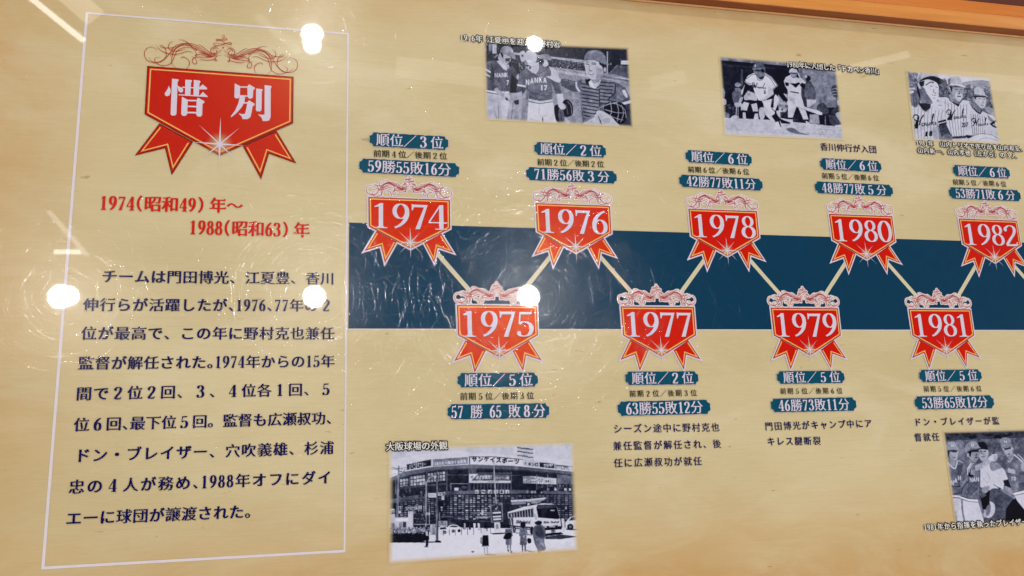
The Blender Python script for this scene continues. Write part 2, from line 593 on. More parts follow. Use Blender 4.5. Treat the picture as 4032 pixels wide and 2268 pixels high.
# ------------------------------------------------------------------ badges
ORN = [  # left half of the scrollwork, traced in the close-up; mirrored about the middle
    [(302,308),(270,272),(215,254),(155,270),(115,320),(110,385),(145,450),(210,485),(290,497),(360,480),(430,430),(500,350),(560,260),(640,215),(740,198),(840,205),(920,235),(1000,290),(1070,345),(1140,358),(1195,345)],
    [(345,232),(365,226),(400,245),(430,285),(445,340),(440,400),(400,450),(330,485),(270,492),(210,460),(175,418)],
    [(340,412),(290,415),(268,440),(280,490),(330,525),(410,540),(490,520),(535,480),(570,400),(610,320),(680,275),(760,262),(850,275),(900,300)],
    [(292,232),(330,280),(400,330),(480,355),(580,370),(680,350),(760,325),(820,328),(855,350)],
    [(552,168),(500,195),(478,240),(490,285),(540,310),(620,318),(700,300),(760,290)],
    [(345,235),(380,262),(440,270),(520,270),(600,245)],
    [(635,146),(700,150),(770,185),(810,225),(840,265),(880,290),(912,300),(900,312),(860,295)],
    [(670,440),(680,415),(720,412),(770,440),(800,490),(790,550),(750,592)],
    [(605,585),(550,540),(525,480),(535,400),(560,330),(610,265),(700,228),(800,238),(880,270),(950,310),(1020,350),(1100,380),(1180,375),(1250,320),(1300,312)],
    [(500,410),(550,320),(600,260),(700,215),(800,220),(900,255),(1000,318),(1090,368),(1180,368),(1230,335)],
    [(935,212),(1000,250),(1070,310),(1130,350),(1180,358)],
    [(935,345),(990,350),(1060,375),(1140,400),(1200,395)],
    [(880,320),(905,350),(912,385),(900,402),(888,388),(905,375),(980,372),(1050,395),(1130,405),(1200,385),(1260,345)],
    [(835,400),(880,425),(910,470),(910,505),(885,518),(850,500),(845,460),(870,425),(930,412),(1020,415),(1100,415),(1180,400),(1240,360),(1290,318)],
    [(955,438),(1010,455),(1090,460),(1160,452),(1195,445),(1205,425)],
    [(1295,385),(1230,395),(1195,430),(1198,460),(1215,470),(1220,455),(1200,445)],
    [(1180,355),(1140,345),(1130,310),(1150,270),(1200,250),(1235,240)],
    [(1195,295),(1215,310),(1222,345),(1195,362),(1175,350),(1185,330)],
    [(1160,310),(1175,280),(1220,270),(1260,295)]]
ORNC = [[(1310,115),(1295,95),(1305,75),(1325,78),(1328,100),(1315,120),(1290,140),(1230,158),(1203,155),(1210,140),(1250,140),(1300,170),(1340,200),(1400,218),(1435,212),(1430,195),(1390,190),(1320,210),(1250,235),(1190,235),(1160,215),(1180,200),(1240,200),(1310,220),(1380,260),(1420,290)],
        [(1310,120),(1350,125),(1368,140),(1350,152),(1310,150),(1285,160)],
        [(1295,250),(1305,280),(1320,250)]]
def frame_of(tl, tr):
    """local frame of a badge: origin at the shield's top left corner, unit = its width"""
    tl, tr = np.array(tl), np.array(tr)
    ex = tr - tl; w = np.linalg.norm(ex); ex /= w
    ey = np.array((-ex[1], ex[0]))
    return lambda p: (float((np.array(p) - tl) @ ex / w), float((np.array(p) - tl) @ ey / w)), w
bigA = lambda x, y: B(540 + x / 3.903, 120 + y / 3.903)       # first close-up
bigC = lambda x, y: B(x / 1.8386, y / 1.8386)                  # wider crop
smlZ = lambda x, y: B(1380 + x / 3.622, 660 + y / 3.622)
toloc, BW = frame_of(bigA(155, 548), bigA(2400, 718))
_, SW = frame_of(smlZ(253, 412), smlZ(1413, 457))
orn_local = []
for c in ORN:
    l = [toloc(bigA(*p)) for p in c]
    orn_local.append(l)
    orn_local.append([(1.0 - x, y) for x, y in l])
cxs = toloc(bigA(1307, 250))[0]
for c in ORNC: orn_local.append([(toloc(bigA(*p))[0] - cxs + .5, toloc(bigA(*p))[1]) for p in c])
orn_local = [catmull(l, 5) for l in orn_local]

def local_polys(trace, tl, tr, keys):
    f, w = frame_of(trace(*tl), trace(*tr))
    return {k: [f(trace(*p)) for p in v] for k, v in keys.items()}, w
bigP, _ = local_polys(bigC, (1068, 481), (2122, 558), dict(
    shield=[(1068,481),(1048,828),(1588,1127),(2118,893),(2122,558)],
    tl=[(1155,893),(978,1125),(1195,1072),(1243,1267),(1397,1026)], tr=[(2000,948),(2142,1183),(1945,1112),(1887,1297),(1755,1056)],
    star=[(1590,1045),(1597,850),(1585,1225),(1395,1030),(1780,1055),(1440,905),(1735,925),(1440,1170),(1720,1170)]))
smlP, _ = local_polys(smlZ, (253, 412), (1413, 457), dict(
    shield=[(253,412),(258,830),(851,1150),(1417,862),(1413,457)],
    tl=[(370,893),(195,1180),(428,1108),(487,1350),(655,1048)], tr=[(1288,932),(1465,1212),(1240,1133),(1190,1350),(1045,1068)],
    star=[(851,1062),(845,845),(853,1290),(670,1055),(1040,1062),(680,900),(990,920),(690,1215),(1015,1225)]))

def glow_mat():
    m = bpy.data.materials.new('star_glow'); m.use_nodes = True
    nt = m.node_tree; p = nt.nodes['Principled BSDF']
    at = nt.nodes.new('ShaderNodeAttribute'); at.attribute_name = 'fade'
    p.inputs['Base Color'].default_value = seen(255, 196, 150)
    pw = nt.nodes.new('ShaderNodeMath'); pw.operation = 'POWER'; pw.inputs[1].default_value = 1.6
    nt.links.new(at.outputs['Fac'], pw.inputs[0])
    nt.links.new(pw.outputs[0], p.inputs['Alpha'])
    laminate(nt, p)
    return m
GLOW = glow_mat()

def badge(P, parent, big):
    red = REDB if big else RED
    wgold = .0085 if big else .0150
    inset = .0185 if big else .0200
    hw = .019
    for k, zz_ in (('tl', Z3), ('tr', Z3), ('shield', Z4)):
        nm = 'shield' if k == 'shield' else 'ribbon_tail'
        pl = P[k]
        if not big:
            V, T = union([offset_poly(pl, hw)])
            mesh('white_outline', V, T, WHITE, parent, zz_ - .00008 if k != 'shield' else Z3 - .00012)
        V, T = union([pl])
        mesh('edge', V, T, MAROON, parent, zz_ if big or k == 'shield' else zz_)
        ins = offset_poly(pl, -inset * (.45 if big else .28))
        V, T = union([ins]); o = mesh(nm, V, T, red, parent, zz_ + .00006)
        a = offset_poly(pl, -inset * (1.0 if big else .75))
        c = offset_poly(pl, -(inset * (1.0 if big else .75) + wgold))
        n = len(a); fs = []
        rngk = range(n) if k == 'shield' else range(n - 1)
        for i in rngk: fs.append((i, (i + 1) % n, n + (i + 1) % n, n + i))
        mesh('gold_trim', a + c, [f[::-1] for f in fs] if area2([(a + c)[i] for i in fs[0]]) < 0 else fs, GOLD, parent, zz_ + .00012)
    if not big:
        ribbons('scroll_outline', orn_local, .036, PINK, parent, Z3 - .00042, caps=True)
    ribbons('scrollwork', orn_local, .0040 if big else .0060, SCROLL, parent, Z3 - .00010, taper=True)
    st = P['star']; c = st[0]
    n = 28; R = .10
    V = [c] + [(c[0] + R * .5 * math.cos(2 * math.pi * i / n), c[1] + R * .5 * math.sin(2 * math.pi * i / n)) for i in range(n)] + [(c[0] + R * math.cos(2 * math.pi * i / n), c[1] + R * math.sin(2 * math.pi * i / n)) for i in range(n)]
    T = [(0, 1 + i, 1 + (i + 1) % n) for i in range(n)] + [(1 + i, 1 + n + i, 1 + n + (i + 1) % n, 1 + (i + 1) % n) for i in range(n)]
    g = mesh('glow', V, T, GLOW, parent, Z4 + .00018)
    at = g.data.attributes.new('fade', 'FLOAT', 'POINT')
    at.data.foreach_set('value', [1.0] + [.5] * n + [0.0] * n)
    H = []
    for j, e in enumerate(st[1:]):
        dx, dy = e[0] - c[0], e[1] - c[1]; l = math.hypot(dx, dy); w = (.0078 if j < 4 else .0055)
        H.append([(c[0] - dy / l * w, c[1] + dx / l * w), (c[0] + dy / l * w, c[1] - dx / l * w), e])
    H.append(disc(c[0], c[1], .0105, 12))
    V, T = union(H, 1e-6)
    mesh('sparkle', V, T, WHITE, parent, Z5)

# title badge
tl = bigC(1068, 481); tr = bigC(2122, 558)
ang = math.atan2(tr[1] - tl[1], tr[0] - tl[0])
tb = empty('title_badge', (tl[0], tl[1], 0), panel, 'large red ribbon badge with white title characters and thin scrollwork')
badge(bigP, tb, True)
tb.scale = (BW, BW, 1); tb.rotation_euler = (0, 0, ang)
SEKI = [[(482,853),(510,910),(512,960),(490,1005),(455,1018),(425,1000),(420,970),(450,930),(475,890)],
 [(535,745),(632,757),(637,770),(620,795),(612,1000),(600,1290),(580,1312),(530,1312),(510,1290),(520,1050)],
 [(615,850),(640,868),(690,885),(706,915),(700,950),(665,962),(632,935),(622,885)],
 [(690,868),(955,885),(955,899),(690,886)],[(738,762),(830,768),(842,780),(826,810),(815,1003),(732,1003)],
 [(868,765),(960,778),(973,798),(956,825),(945,1010),(862,1010)],[(950,886),(1003,833),(1070,890),(1072,912),(950,912)],
 [(635,985),(960,1005),(1008,950),(1080,1018),(1080,1030),(635,1001)],
 [(685,1022),(765,1065),(775,1075),(765,1290),(740,1318),(695,1318),(672,1290)],
 [(910,1075),(932,1038),(1030,1095),(1028,1118),(1000,1135),(995,1300),(975,1328),(925,1328),(905,1300)],
 [(762,1069),(914,1074),(914,1096),(762,1092)],[(765,1160),(916,1165),(916,1188),(765,1181)],[(760,1253),(912,1258),(912,1283),(760,1277)]]
BETSU = [[(1497,820),(1580,865),(1575,1020),(1550,1050),(1510,1050),(1490,1030)],[(1572,867),(1695,867),(1695,890),(1572,886)],
 [(1690,868),(1716,835),(1805,888),(1802,910),(1780,925),(1775,1035),(1745,1058),(1705,1050),(1692,1020)],[(1565,1000),(1697,1008),(1697,1026),(1565,1019)],
 [(1573,1015),(1656,1019),(1645,1110),(1600,1190),(1530,1270),(1445,1338),(1432,1330),(1500,1240),(1550,1130)],[(1636,1110),(1695,1110),(1692,1131),(1630,1131)],
 [(1690,1110),(1716,1080),(1800,1135),(1795,1160),(1770,1175),(1755,1260),(1735,1340),(1690,1370),(1615,1370),(1600,1325),(1560,1290),(1562,1278),(1610,1295),(1655,1285),(1680,1170)],
 [(1825,900),(1915,910),(1928,922),(1912,945),(1905,1235),(1880,1252),(1835,1250),(1820,1230)],
 [(1955,848),(2050,860),(2062,875),(2048,905),(2045,1340),(2025,1390),(1985,1400),(1925,1400),(1905,1345),(1860,1305),(1858,1295),(1910,1305),(1952,1300)]]
for G in (SEKI, BETSU):
    V, T = union([[toloc(bigA(*p)) for p in q] for q in G])
    o = mesh('title_character', V, T, WHITE, tb, Z5)

# year badges
proto = empty('year_badge', (0, 0, 0), panel)
badge(smlP, proto, False)
kids = list(proto.children)
BADGES = [(1974, TOPX[0], TY, 'above the band, nearest the introduction'), (1976, TOPX[1], TY, ''), (1978, TOPX[2], TY, ''), (1980, TOPX[3], TY, ''), (1982, TOPX[4], TY, ''),
          (1975, BOTX[0], BY, ''), (1977, BOTX[1], BY, ''), (1979, BOTX[2], BY, ''), (1981, BOTX[3], BY, '')]
smf, _ = frame_of(smlZ(253, 412), smlZ(1413, 457))
dl, dr = smf(smlZ(318, 852)), smf(smlZ(1345, 868)); dtop = smf(smlZ(458, 486))
DH = dtop[1] - dl[1] - .01
for i, (yr, bx, by, _) in enumerate(BADGES):
    if i == 0: r = proto
    else:
        r = proto.copy(); COL.objects.link(r); r.parent = panel
        for ch in kids:
            c = ch.copy(); COL.objects.link(c); c.parent = r
    r.location = (bx - SW / 2, by, 0); r.scale = (SW, SW, 1)
    r['label'] = 'red ribbon badge printed with the year %d' % yr
    pit = .2270
    for z_, mt, nm, dx, dy in ((Z5, WHITE, 'numeral', 0, 0), (Z5 - .0001, MAROON, 'numeral_shadow', .005, -.006)):
        H = []; V, T = [], []
        for k, chd in enumerate(str(yr)):
            q = digit(chd, .124, .038)
            cxx = .130 + k * pit + (.02 if chd == '1' else .035)
            v, t = union([[(cxx + (x - .3) * DH * 1.34 + dx, dl[1] + y * DH + dy) for x, y in pp] for pp in q], 1e-6)
            n0 = len(V); V += v; T += [tuple(a_ + n0 for a_ in tt) for tt in t]
        mesh(nm, V, T, mt, r, z_)

# ------------------------------------------------------------------ record plaques
def plaque(xl, yl, xr, yr, h, s, inset, label, tf=.97, spaced=False):
    a = np.array(B(xl, yl)); b_ = np.array(B(xr, yr))
    H = abs(B(xl, yl - h / 2)[1] - B(xl, yl + h / 2)[1])
    ex = b_ - a; L = np.linalg.norm(ex); ex /= L; ey = np.array((-ex[1], ex[0]))
    o = empty('record_plaque', (0, 0, 0), panel, label)
    n = H * .24
    pts = []
    def edge(p, q, amp, cnt):
        for i in range(cnt):
            t = i / cnt
            j = amp * (math.sin(i * 2.3 + xl) * .6 + rng.uniform(-.5, .5))
            pts.append((p[0] + (q[0] - p[0]) * t + (0 if abs(q[0] - p[0]) > abs(q[1] - p[1]) else j), p[1] + (q[1] - p[1]) * t + (j if abs(q[0] - p[0]) > abs(q[1] - p[1]) else 0)))
    def notch(cx, cy, a0, a1):
        for i in range(5):
            t = a0 + (a1 - a0) * i / 4
            pts.append((cx + n * math.cos(t), cy + n * math.sin(t)))
    h2 = H / 2
    edge((n, -h2), (L - n, -h2), H * .022, 22)
    notch(L, -h2, math.pi, math.pi / 2)
    edge((L, -h2 + n * 1.2), (L, h2 - n * 1.2), H * .03, 4)
    notch(L, h2, -math.pi / 2, -math.pi)
    edge((L - n, h2), (n, h2), H * .022, 22)
    notch(0, h2, 0, -math.pi / 2)
    edge((0, h2 - n * 1.2), (0, -h2 + n * 1.2), H * .03, 4)
    notch(0, -h2, math.pi / 2, 0)
    W_ = [tuple(a + ex * x + ey * y) for x, y in pts]
    for nm, pl, mt, z_ in (('plaque_edge', offset_poly(W_, H * .018), WHITE, Z4 - .0001), ('plaque', W_, TEAL, Z4)):
        V, T = union([pl]); mesh(nm, V, T, mt, o, z_)
    em = H * tf
    p0 = a + ex * L * inset[0] - ey * em * .46; p1 = a + ex * L * (1 - inset[1]) - ey * em * .46
    text_line('lettering', s, p0[0], p0[1], p1[0], p1[1], em, WHITE, o, Z5, wx=.015, wy=-.004, dth=.175, dtn=.055, xf=True, digit_h=.84)
PL = [
 (1974, (1455,549,1765,566,55), '順位／３位', (1470,619,1760,630,31), '前期４位／後期２位', (1414,652,1807,672,56), '59勝55敗16分'),
 (1976, (2103,585,2385,598,50), '順位／２位', (2115,652,2378,661,29), '前期２位／後期２位', (2071,684,2427,700,51), '71勝56敗３分'),
 (1978, (2698,615,2958,631,48), '順位／６位', (2708,680,2950,690,27), '前期６位／後期６位', (2673,712,3001,729,48), '42勝77敗11分'),
 (1980, (3228,646,3468,657,45), '順位／６位', (3236,705,3461,714,26), '前期５位／後期６位', (3207,738,3513,752,46), '48勝77敗５分'),
 (1982, (3750,672,3974,683,44), '順位／６位', (3751,729,3962,737,25), '前期５位／後期６位', (3735,760,4016,772,45), '53勝71敗６分'),
 (1975, (1801,1498,2117,1495,57), '順位／５位', (1810,1576,2103,1572,32), '前期５位／後期３位', (1762,1622,2162,1617,60), '57 勝 65 敗８分'),
 (1977, (2461,1490,2748,1488,53), '順位／２位', (2476,1564,2745,1560,29), '前期２位／後期３位', (2431,1610,2795,1602,57), '63勝55敗12分'),
 (1979, (3058,1487,3323,1484,50), '順位／５位', (3070,1553,3318,1551,27), '前期５位／後期６位', (3034,1597,3369,1591,54), '46勝73敗11分'),
 (1981, (3618,1481,3862,1478,48), '順位／５位', (3635,1544,3866,1542,26), '前期５位／後期６位', (3600,1587,3911,1582,52), '53勝65敗12分')]
for yr, p1, s1, tx, s2, p2, s3 in PL:
    plaque(*p1, s1, (.085, .070), 'small blue rank plaque of the year %d' % yr)
    text_line('text_line', s2, *tx, BLACK, panel, Z4, wx=.013, wy=.000, dth=.15, label='black half-season ranks of the year %d' % yr)
    ins = (.085, .085) if yr != 1975 else (.035, .045)
    plaque(*p2, s3, ins, 'long blue win and loss plaque of the year %d' % yr)

# ------------------------------------------------------------------ text
for s, x0, y0, x1, y1, em in (
    ('チームは門田博光、江夏豊、香川', 400, 1114, 1316, 1122, 55), ('伸行らが活躍したが､1976､77年の２', 326, 1226, 1312, 1228, 55),
    ('位が最高で、この年に野村克也兼任', 317, 1339, 1317, 1338, 56), ('監督が解任された｡1974年からの15年', 307, 1457, 1317, 1447, 56),
    ('間で２位２回、３、４位各１回、５', 298, 1578, 1312, 1557, 57), ('位６回､最下位５回。監督も広瀬叔功､', 290, 1700, 1309, 1671, 57),
    ('ドン・ブレイザー、穴吹義雄、杉浦', 292, 1822, 1315, 1788, 58), ('忠の４人が務め､1988年オフにダイ', 267, 1946, 1308, 1905, 59),
    ('エーに球団が譲渡された｡', 258, 2070, 990, 2040, 59)):
    text_line('text_line', s, x0, y0, x1, y1, em * 1.03, NAVY, panel, Z3, wx=.027, wy=-.004, dth=.19, digit_h=.85)
text_line('heading_line', '1974(昭和49)|年～', 392, 829, 955, 841, 67, REDT, panel, Z3, wx=.034, wy=-.002, dth=.20, dtn=.06, digit_h=.82)
text_line('heading_line', '1988(昭和63)|年', 745, 925, 1217, 937, 67, REDT, panel, Z3, wx=.034, wy=-.002, dth=.20, dtn=.06, digit_h=.82)
for s, x0, y0, x1, y1, em in (
    ('シーズン途中に野村克也', 2414, 1706, 2834, 1699, 37), ('兼任監督が解任され、後', 2412, 1774, 2841, 1764, 37), ('任に広瀬叔功が就任', 2415, 1841, 2765, 1832, 37),
    ('門田博光がキャンプ中にア', 3011, 1696, 3435, 1683, 35), ('キレス腱断裂', 3019, 1755, 3233, 1752, 35),
    ('ドン・ブレイザーが監', 3597, 1678, 3937, 1672, 33), ('督就任', 3599, 1739, 3701, 1736, 34), ('香川伸行が入団', 3230, 593, 3452, 605, 32)):
    text_line('text_line', s, x0, y0, x1, y1, em * 1.03, NAVY, panel, Z3, wx=.018, wy=.000)
for s, x0, y0, x1, y1, em in (
    ('1976年 江夏㊥を迎える野村㊨', 1811, 162, 2206, 192, 29), ('1980年に入団した「ドカベン香川」', 3096, 266, 3473, 295, 26),
    ('1981年　山内トリオで売り出す山内和宏､', 3606, 574, 4026, 598, 23), ('山内新一、山内孝徳（左から）の３人', 3611, 603, 4002, 625, 23),
    ('大阪球場の外観', 1520, 1775, 1761, 1770, 36), ('1981年から指揮を執ったブレイザー', 3636, 2090, 4044, 2066, 29)):
    text_line('caption', s, x0, y0, x1, y1, em, WHITE2, panel, Z5, wx=.020, wy=.004, dth=.16, dtn=.07, halo_w=.105, halo_mat=BLACK)

# ------------------------------------------------------------------ the five photographs (flat prints, tone by tone)
class Pic:
    """a small greyscale raster drawn from polygons, in the coordinates of a close-up"""
    def __init__(s, x0, y0, x1, y1, step=2.6, bg=.5):
        s.x0, s.y0, s.st = x0, y0, step
        s.w = int((x1 - x0) / step); s.h = int((y1 - y0) / step)
        s.a = np.full((s.h, s.w), float(bg))
        s.r = np.random.default_rng(int(x1 + y1))
    def mask(s, cs):
        """even-odd fill of several closed contours"""
        allp = np.array([p for c in cs for p in c], float)
        i0 = max(0, int((allp[:, 0].min() - s.x0) / s.st) - 1); i1 = min(s.w, int((allp[:, 0].max() - s.x0) / s.st) + 2)
        j0 = max(0, int((allp[:, 1].min() - s.y0) / s.st) - 1); j1 = min(s.h, int((allp[:, 1].max() - s.y0) / s.st) + 2)
        if i1 <= i0 or j1 <= j0: return None
        acc = 0
        for ox, oy in ((.25, .25), (.75, .25), (.25, .75), (.75, .75)):
            X = s.x0 + (np.arange(i0, i1) + ox) * s.st; Y = s.y0 + (np.arange(j0, j1) + oy) * s.st
            X, Y = np.meshgrid(X, Y)
            m = np.zeros(X.shape, bool)
            for c in cs:
                n = len(c)
                for k in range(n):
                    xa, ya = c[k]; xb, yb = c[k - 1]
                    if ya == yb: continue
                    m ^= ((ya > Y) != (yb > Y)) & (X < (xb - xa) * (Y - ya) / (yb - ya) + xa)
            acc = acc + m
        return (slice(j0, j1), slice(i0, i1)), acc / 4.0
    def put(s, cs, g, al=1.0, tex=0.0):
        r = s.mask(cs)
        if r is None: return
        sl, m = r
        v = g
        if tex: v = g + s.r.normal(0, tex, m.shape)
        s.a[sl] = s.a[sl] * (1 - m * al) + v * m * al
    def P(s, g, *c, al=1.0, tex=0.0):
        s.put([[(c[i], c[i + 1]) for i in range(0, len(c), 2)]], g, al, tex)
    def S(s, g, *c, al=1.0, tex=0.0):
        """smooth closed blob"""
        p = catmull([(c[i], c[i + 1]) for i in range(0, len(c), 2)], 5, True)
        s.put([p], g, al, tex)
    def E(s, g, cx, cy, rx, ry, rot=0, al=1.0, tex=0.0):
        c, d = math.cos(rot), math.sin(rot)
        s.put([[(cx + rx * math.cos(t) * c - ry * math.sin(t) * d, cy + rx * math.cos(t) * d + ry * math.sin(t) * c) for t in np.linspace(0, 2 * math.pi, 25)[:-1]]], g, al, tex)
    def L(s, g, w, *c, al=1.0):
        p = [(c[i], c[i + 1]) for i in range(0, len(c), 2)]
        if len(p) > 2: p = catmull(p, 5)
        for q in stroke(p, w): s.put([q], g, al)
    def R(s, g, x0, y0, x1, y1, al=1.0, tex=0.0): s.P(g, x0, y0, x1, y0, x1, y1, x0, y1, al=al, tex=tex)
    def T(s, g, txt, x, y, size, x2=None, y2=None, bold=.02, slant=0, al=1.0):
        n = len(txt); x2 = x + size * n if x2 is None else x2; y2 = y if y2 is None else y2
        for i, ch in enumerate(txt):
            if ch == ' ': continue
            t = i / n; cx = x + (x2 - x) * t; cy = y + (y2 - y) * t
            wch = (x2 - x) / n
            cs = mincho(ch, bold, bold)
            xs = [q[0] for c in cs for q in c]
            lo, hi = (0, 1) if ord(ch) > 255 else (min(xs) - .04, max(xs) + .04)
            s.put([[(cx + (q[0] - lo) / (hi - lo) * wch + q[1] * slant * size, cy - q[1] * size) for q in c] for c in cs], g, al)
    def blur(s, sl=None, n=1):
        a = s.a if sl is None else s.a[sl]
        for _ in range(n):
            b = np.pad(a, 1, mode='edge')
            a = (b[:-2, 1:-1] + b[2:, 1:-1] + b[1:-1, :-2] + b[1:-1, 2:] + 2 * b[1:-1, 1:-1]) / 6
        if sl is None: s.a = a
        else: s.a[sl] = a
    def region(s, x0, y0, x1, y1):
        f = lambda v, o, m: max(0, min(m, int((v - o) / s.st)))
        return (slice(f(y0, s.y0, s.h), f(y1, s.y0, s.h)), slice(f(x0, s.x0, s.w), f(x1, s.x0, s.w)))
    def patches(s, x0, y0, x1, y1, n, lo, hi, rx, ry, al=.8, rot=0.0):
        for _ in range(n):
            s.E(s.r.uniform(lo, hi), s.r.uniform(x0, x1), s.r.uniform(y0, y1), s.r.uniform(.4, 1) * rx, s.r.uniform(.4, 1) * ry, s.r.normal(rot, .5), al=al)
    def grain(s, k=.02):
        for cells, amp in ((7, .025), (18, .035), (45, .045), (110, .04)):      # uneven exposure, folds, soft modelling
            gy = max(2, int(cells * s.h / s.w)); G = s.r.normal(0, 1, (gy + 2, cells + 2))
            y = np.linspace(0, gy, s.h); x = np.linspace(0, cells, s.w)
            j, i = y.astype(int)[:, None], x.astype(int)[None, :]; fy, fx = y[:, None] - j, x[None, :] - i
            fy, fx = fy * fy * (3 - 2 * fy), fx * fx * (3 - 2 * fx)
            n = (G[j, i] * (1 - fx) + G[j, i + 1] * fx) * (1 - fy) + (G[j + 1, i] * (1 - fx) + G[j + 1, i + 1] * fx) * fy
            s.a += n * amp * (.10 + 3.2 * np.clip(s.a * (1 - s.a), 0, 1))
        s.a += s.r.normal(0, k, s.a.shape)

def pic_mat():
    m = bpy.data.materials.new('photographic_print'); m.use_nodes = True
    nt = m.node_tree; p = nt.nodes['Principled BSDF']
    at = nt.nodes.new('ShaderNodeAttribute'); at.attribute_name = 'tone'
    x = nt.nodes.new('ShaderNodeMixRGB')
    nt.links.new(at.outputs['Alpha'], x.inputs['Fac'])
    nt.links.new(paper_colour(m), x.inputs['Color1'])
    nt.links.new(at.outputs['Color'], x.inputs['Color2'])
    nt.links.new(x.outputs['Color'], p.inputs['Base Color'])
    laminate(nt, p)
    return m
PICM = pic_mat()
def place(pic, quad, to_px, label, feather=14, nx=None, cut_right=False):
    """lay the raster on the panel; quad = its corners in close-up coordinates"""
    (ax, ay), (bx, by), (cx, cy), (dx, dy) = quad
    nx = nx or int(max(bx - ax, cx - dx) / 5.2); ny = int(max(dy - ay, cy - by) / 5.2)
    U, V = np.meshgrid(np.linspace(0, 1, nx + 1), np.linspace(0, 1, ny + 1))
    X = (ax * (1 - U) + bx * U) * (1 - V) + (dx * (1 - U) + cx * U) * V
    Y = (ay * (1 - U) + by * U) * (1 - V) + (dy * (1 - U) + cy * U) * V
    # panel coordinates
    PXx, PXy = to_px(X, Y)
    M = np.array(RM)
    d0, d1 = (PXx - 2016) / F, -(PXy - 1134) / F
    D = [M[i, 0] * d0 + M[i, 1] * d1 - M[i, 2] for i in range(3)]
    t = -1.0 / D[2]
    co = np.stack([D[0] * t, D[1] * t, np.full(X.shape, 0.0)], -1).reshape(-1, 3)
    I = np.clip((X - pic.x0) / pic.st - .5, 0, pic.w - 1.001); J = np.clip((Y - pic.y0) / pic.st - .5, 0, pic.h - 1.001)
    i, j = I.astype(int), J.astype(int); fi, fj = I - i, J - j
    A = pic.a
    g = (A[j, i] * (1 - fi) + A[j, i + 1] * fi) * (1 - fj) + (A[j + 1, i] * (1 - fi) + A[j + 1, i + 1] * fi) * fj
    g = np.clip(g, 0, 1); g = g + .12 * np.sin(2 * np.pi * (g - .5)) / (2 * np.pi) * 2; g = np.clip(g, 0, 1)
    # tone curve of the print: bluish blacks, lavender whites
    lo = np.array((12, 14, 26.)); hi = np.array((218, 220, 242.))
    mid = np.array((-6, -2, 5.))
    rgb = lo + (hi - lo) * g[..., None] + mid * (4 * g * (1 - g))[..., None]
    v = rgb / 255
    li = np.where(v <= .04045, v / 12.92, ((v + .055) / 1.055) ** 2.4)
    li = np.clip(li - .010, 0, 1) / GAIN
    Wd, Hd = (bx - ax), (dy - ay)
    e = np.minimum.reduce([U * Wd if True else U, (1 - U) * Wd, V * Hd, (1 - V) * Hd]) / feather
    al = np.clip(e, 0, 1); al = al * al * (3 - 2 * al)
    rgba = np.concatenate([li, al[..., None]], -1).reshape(-1, 4).astype(np.float32)
    me = bpy.data.meshes.new('photograph')
    nv = co.shape[0]
    q = (np.arange(ny)[:, None] * (nx + 1) + np.arange(nx)[None, :]).ravel()
    F4 = np.stack([q, q + nx + 1, q + nx + 2, q + 1], -1)
    me.vertices.add(nv); me.vertices.foreach_set('co', co.astype(np.float32).ravel())
    me.loops.add(F4.size); me.loops.foreach_set('vertex_index', F4.ravel().astype(np.int32))
    me.polygons.add(len(F4)); me.polygons.foreach_set('loop_start', np.arange(0, F4.size, 4, dtype=np.int32))
    me.update(calc_edges=True)
    ca = me.color_attributes.new('tone', 'FLOAT_COLOR', 'POINT')
    ca.data.foreach_set('color', rgba.ravel())
    me.materials.append(PICM)
    o = bpy.data.objects.new('photograph', me); COL.objects.link(o)
    o.parent = panel; o['label'] = label
    o.location = (0, 0, .00045)
    return o

def from_close(ox, oy, sc):
    return lambda X, Y: (ox + X / sc, oy + Y / sc)

# --- 1976: three players shaking hands, catcher on the right
p = Pic(180, 130, 2350, 1400, bg=.13)
p.patches(190, 160, 700, 430, 40, .05, .35, 60, 14, .5)
p.P(.20, 190, 150, 2280, 240, 2280, 420, 190, 400, al=.5)
p.R(.78, 320, 190, 382, 330); p.R(.5, 268, 180, 312, 292); p.R(.6, 232, 170, 250, 215); p.R(.45, 210, 225, 235, 300)
p.P(.60, 200, 460, 2330, 640, 2330, 1400, 190, 1400)                       # ground
p.patches(1000, 850, 1700, 1370, 260, .38, .70, 36, 9, .5)
p.patches(1250, 560, 2330, 760, 90, .45, .80, 120, 9, .5, .12)
p.P(.74, 610, 312, 1150, 372, 1640, 425, 1640, 470, 1150, 402, 610, 345)    # hoarding
p.P(.20, 600, 345, 1160, 402, 1640, 470, 1640, 585, 1150, 520, 600, 480)    # crowd
p.patches(1170, 430, 1640, 575, 240, .10, .80, 9, 11, .8)
p.patches(600, 360, 1000, 500, 90, .10, .55, 12, 10, .7)
p.P(.62, 1160, 520, 1640, 582, 1640, 605, 1160, 545)
p.P(.80, 1250, 575, 1640, 628, 2320, 690, 2320, 712, 1640, 660, 1250, 610, al=.7)
p.P(.34, 1980, 610, 2100, 490, 2290, 520, 2290, 690, tex=.05); p.P(.5, 2100, 490, 2110, 500, 1990, 625, 1975, 620)
for k in range(8): p.L(.5, 5, 2030 + k * 34, 560, 2010 + k * 36, 660, al=.5)
p.P(.15, 1640, 600, 2320, 720, 2320, 735, 1640, 640, al=.4)
p.R(.72, 1952, 300, 1968, 622); p.R(.86, 2152, 430, 2285, 488); p.E(.8, 2008, 480, 9, 9); p.E(.7, 2150, 412, 7, 7)
p.L(.55, 8, 1370, 360, 1392, 335)
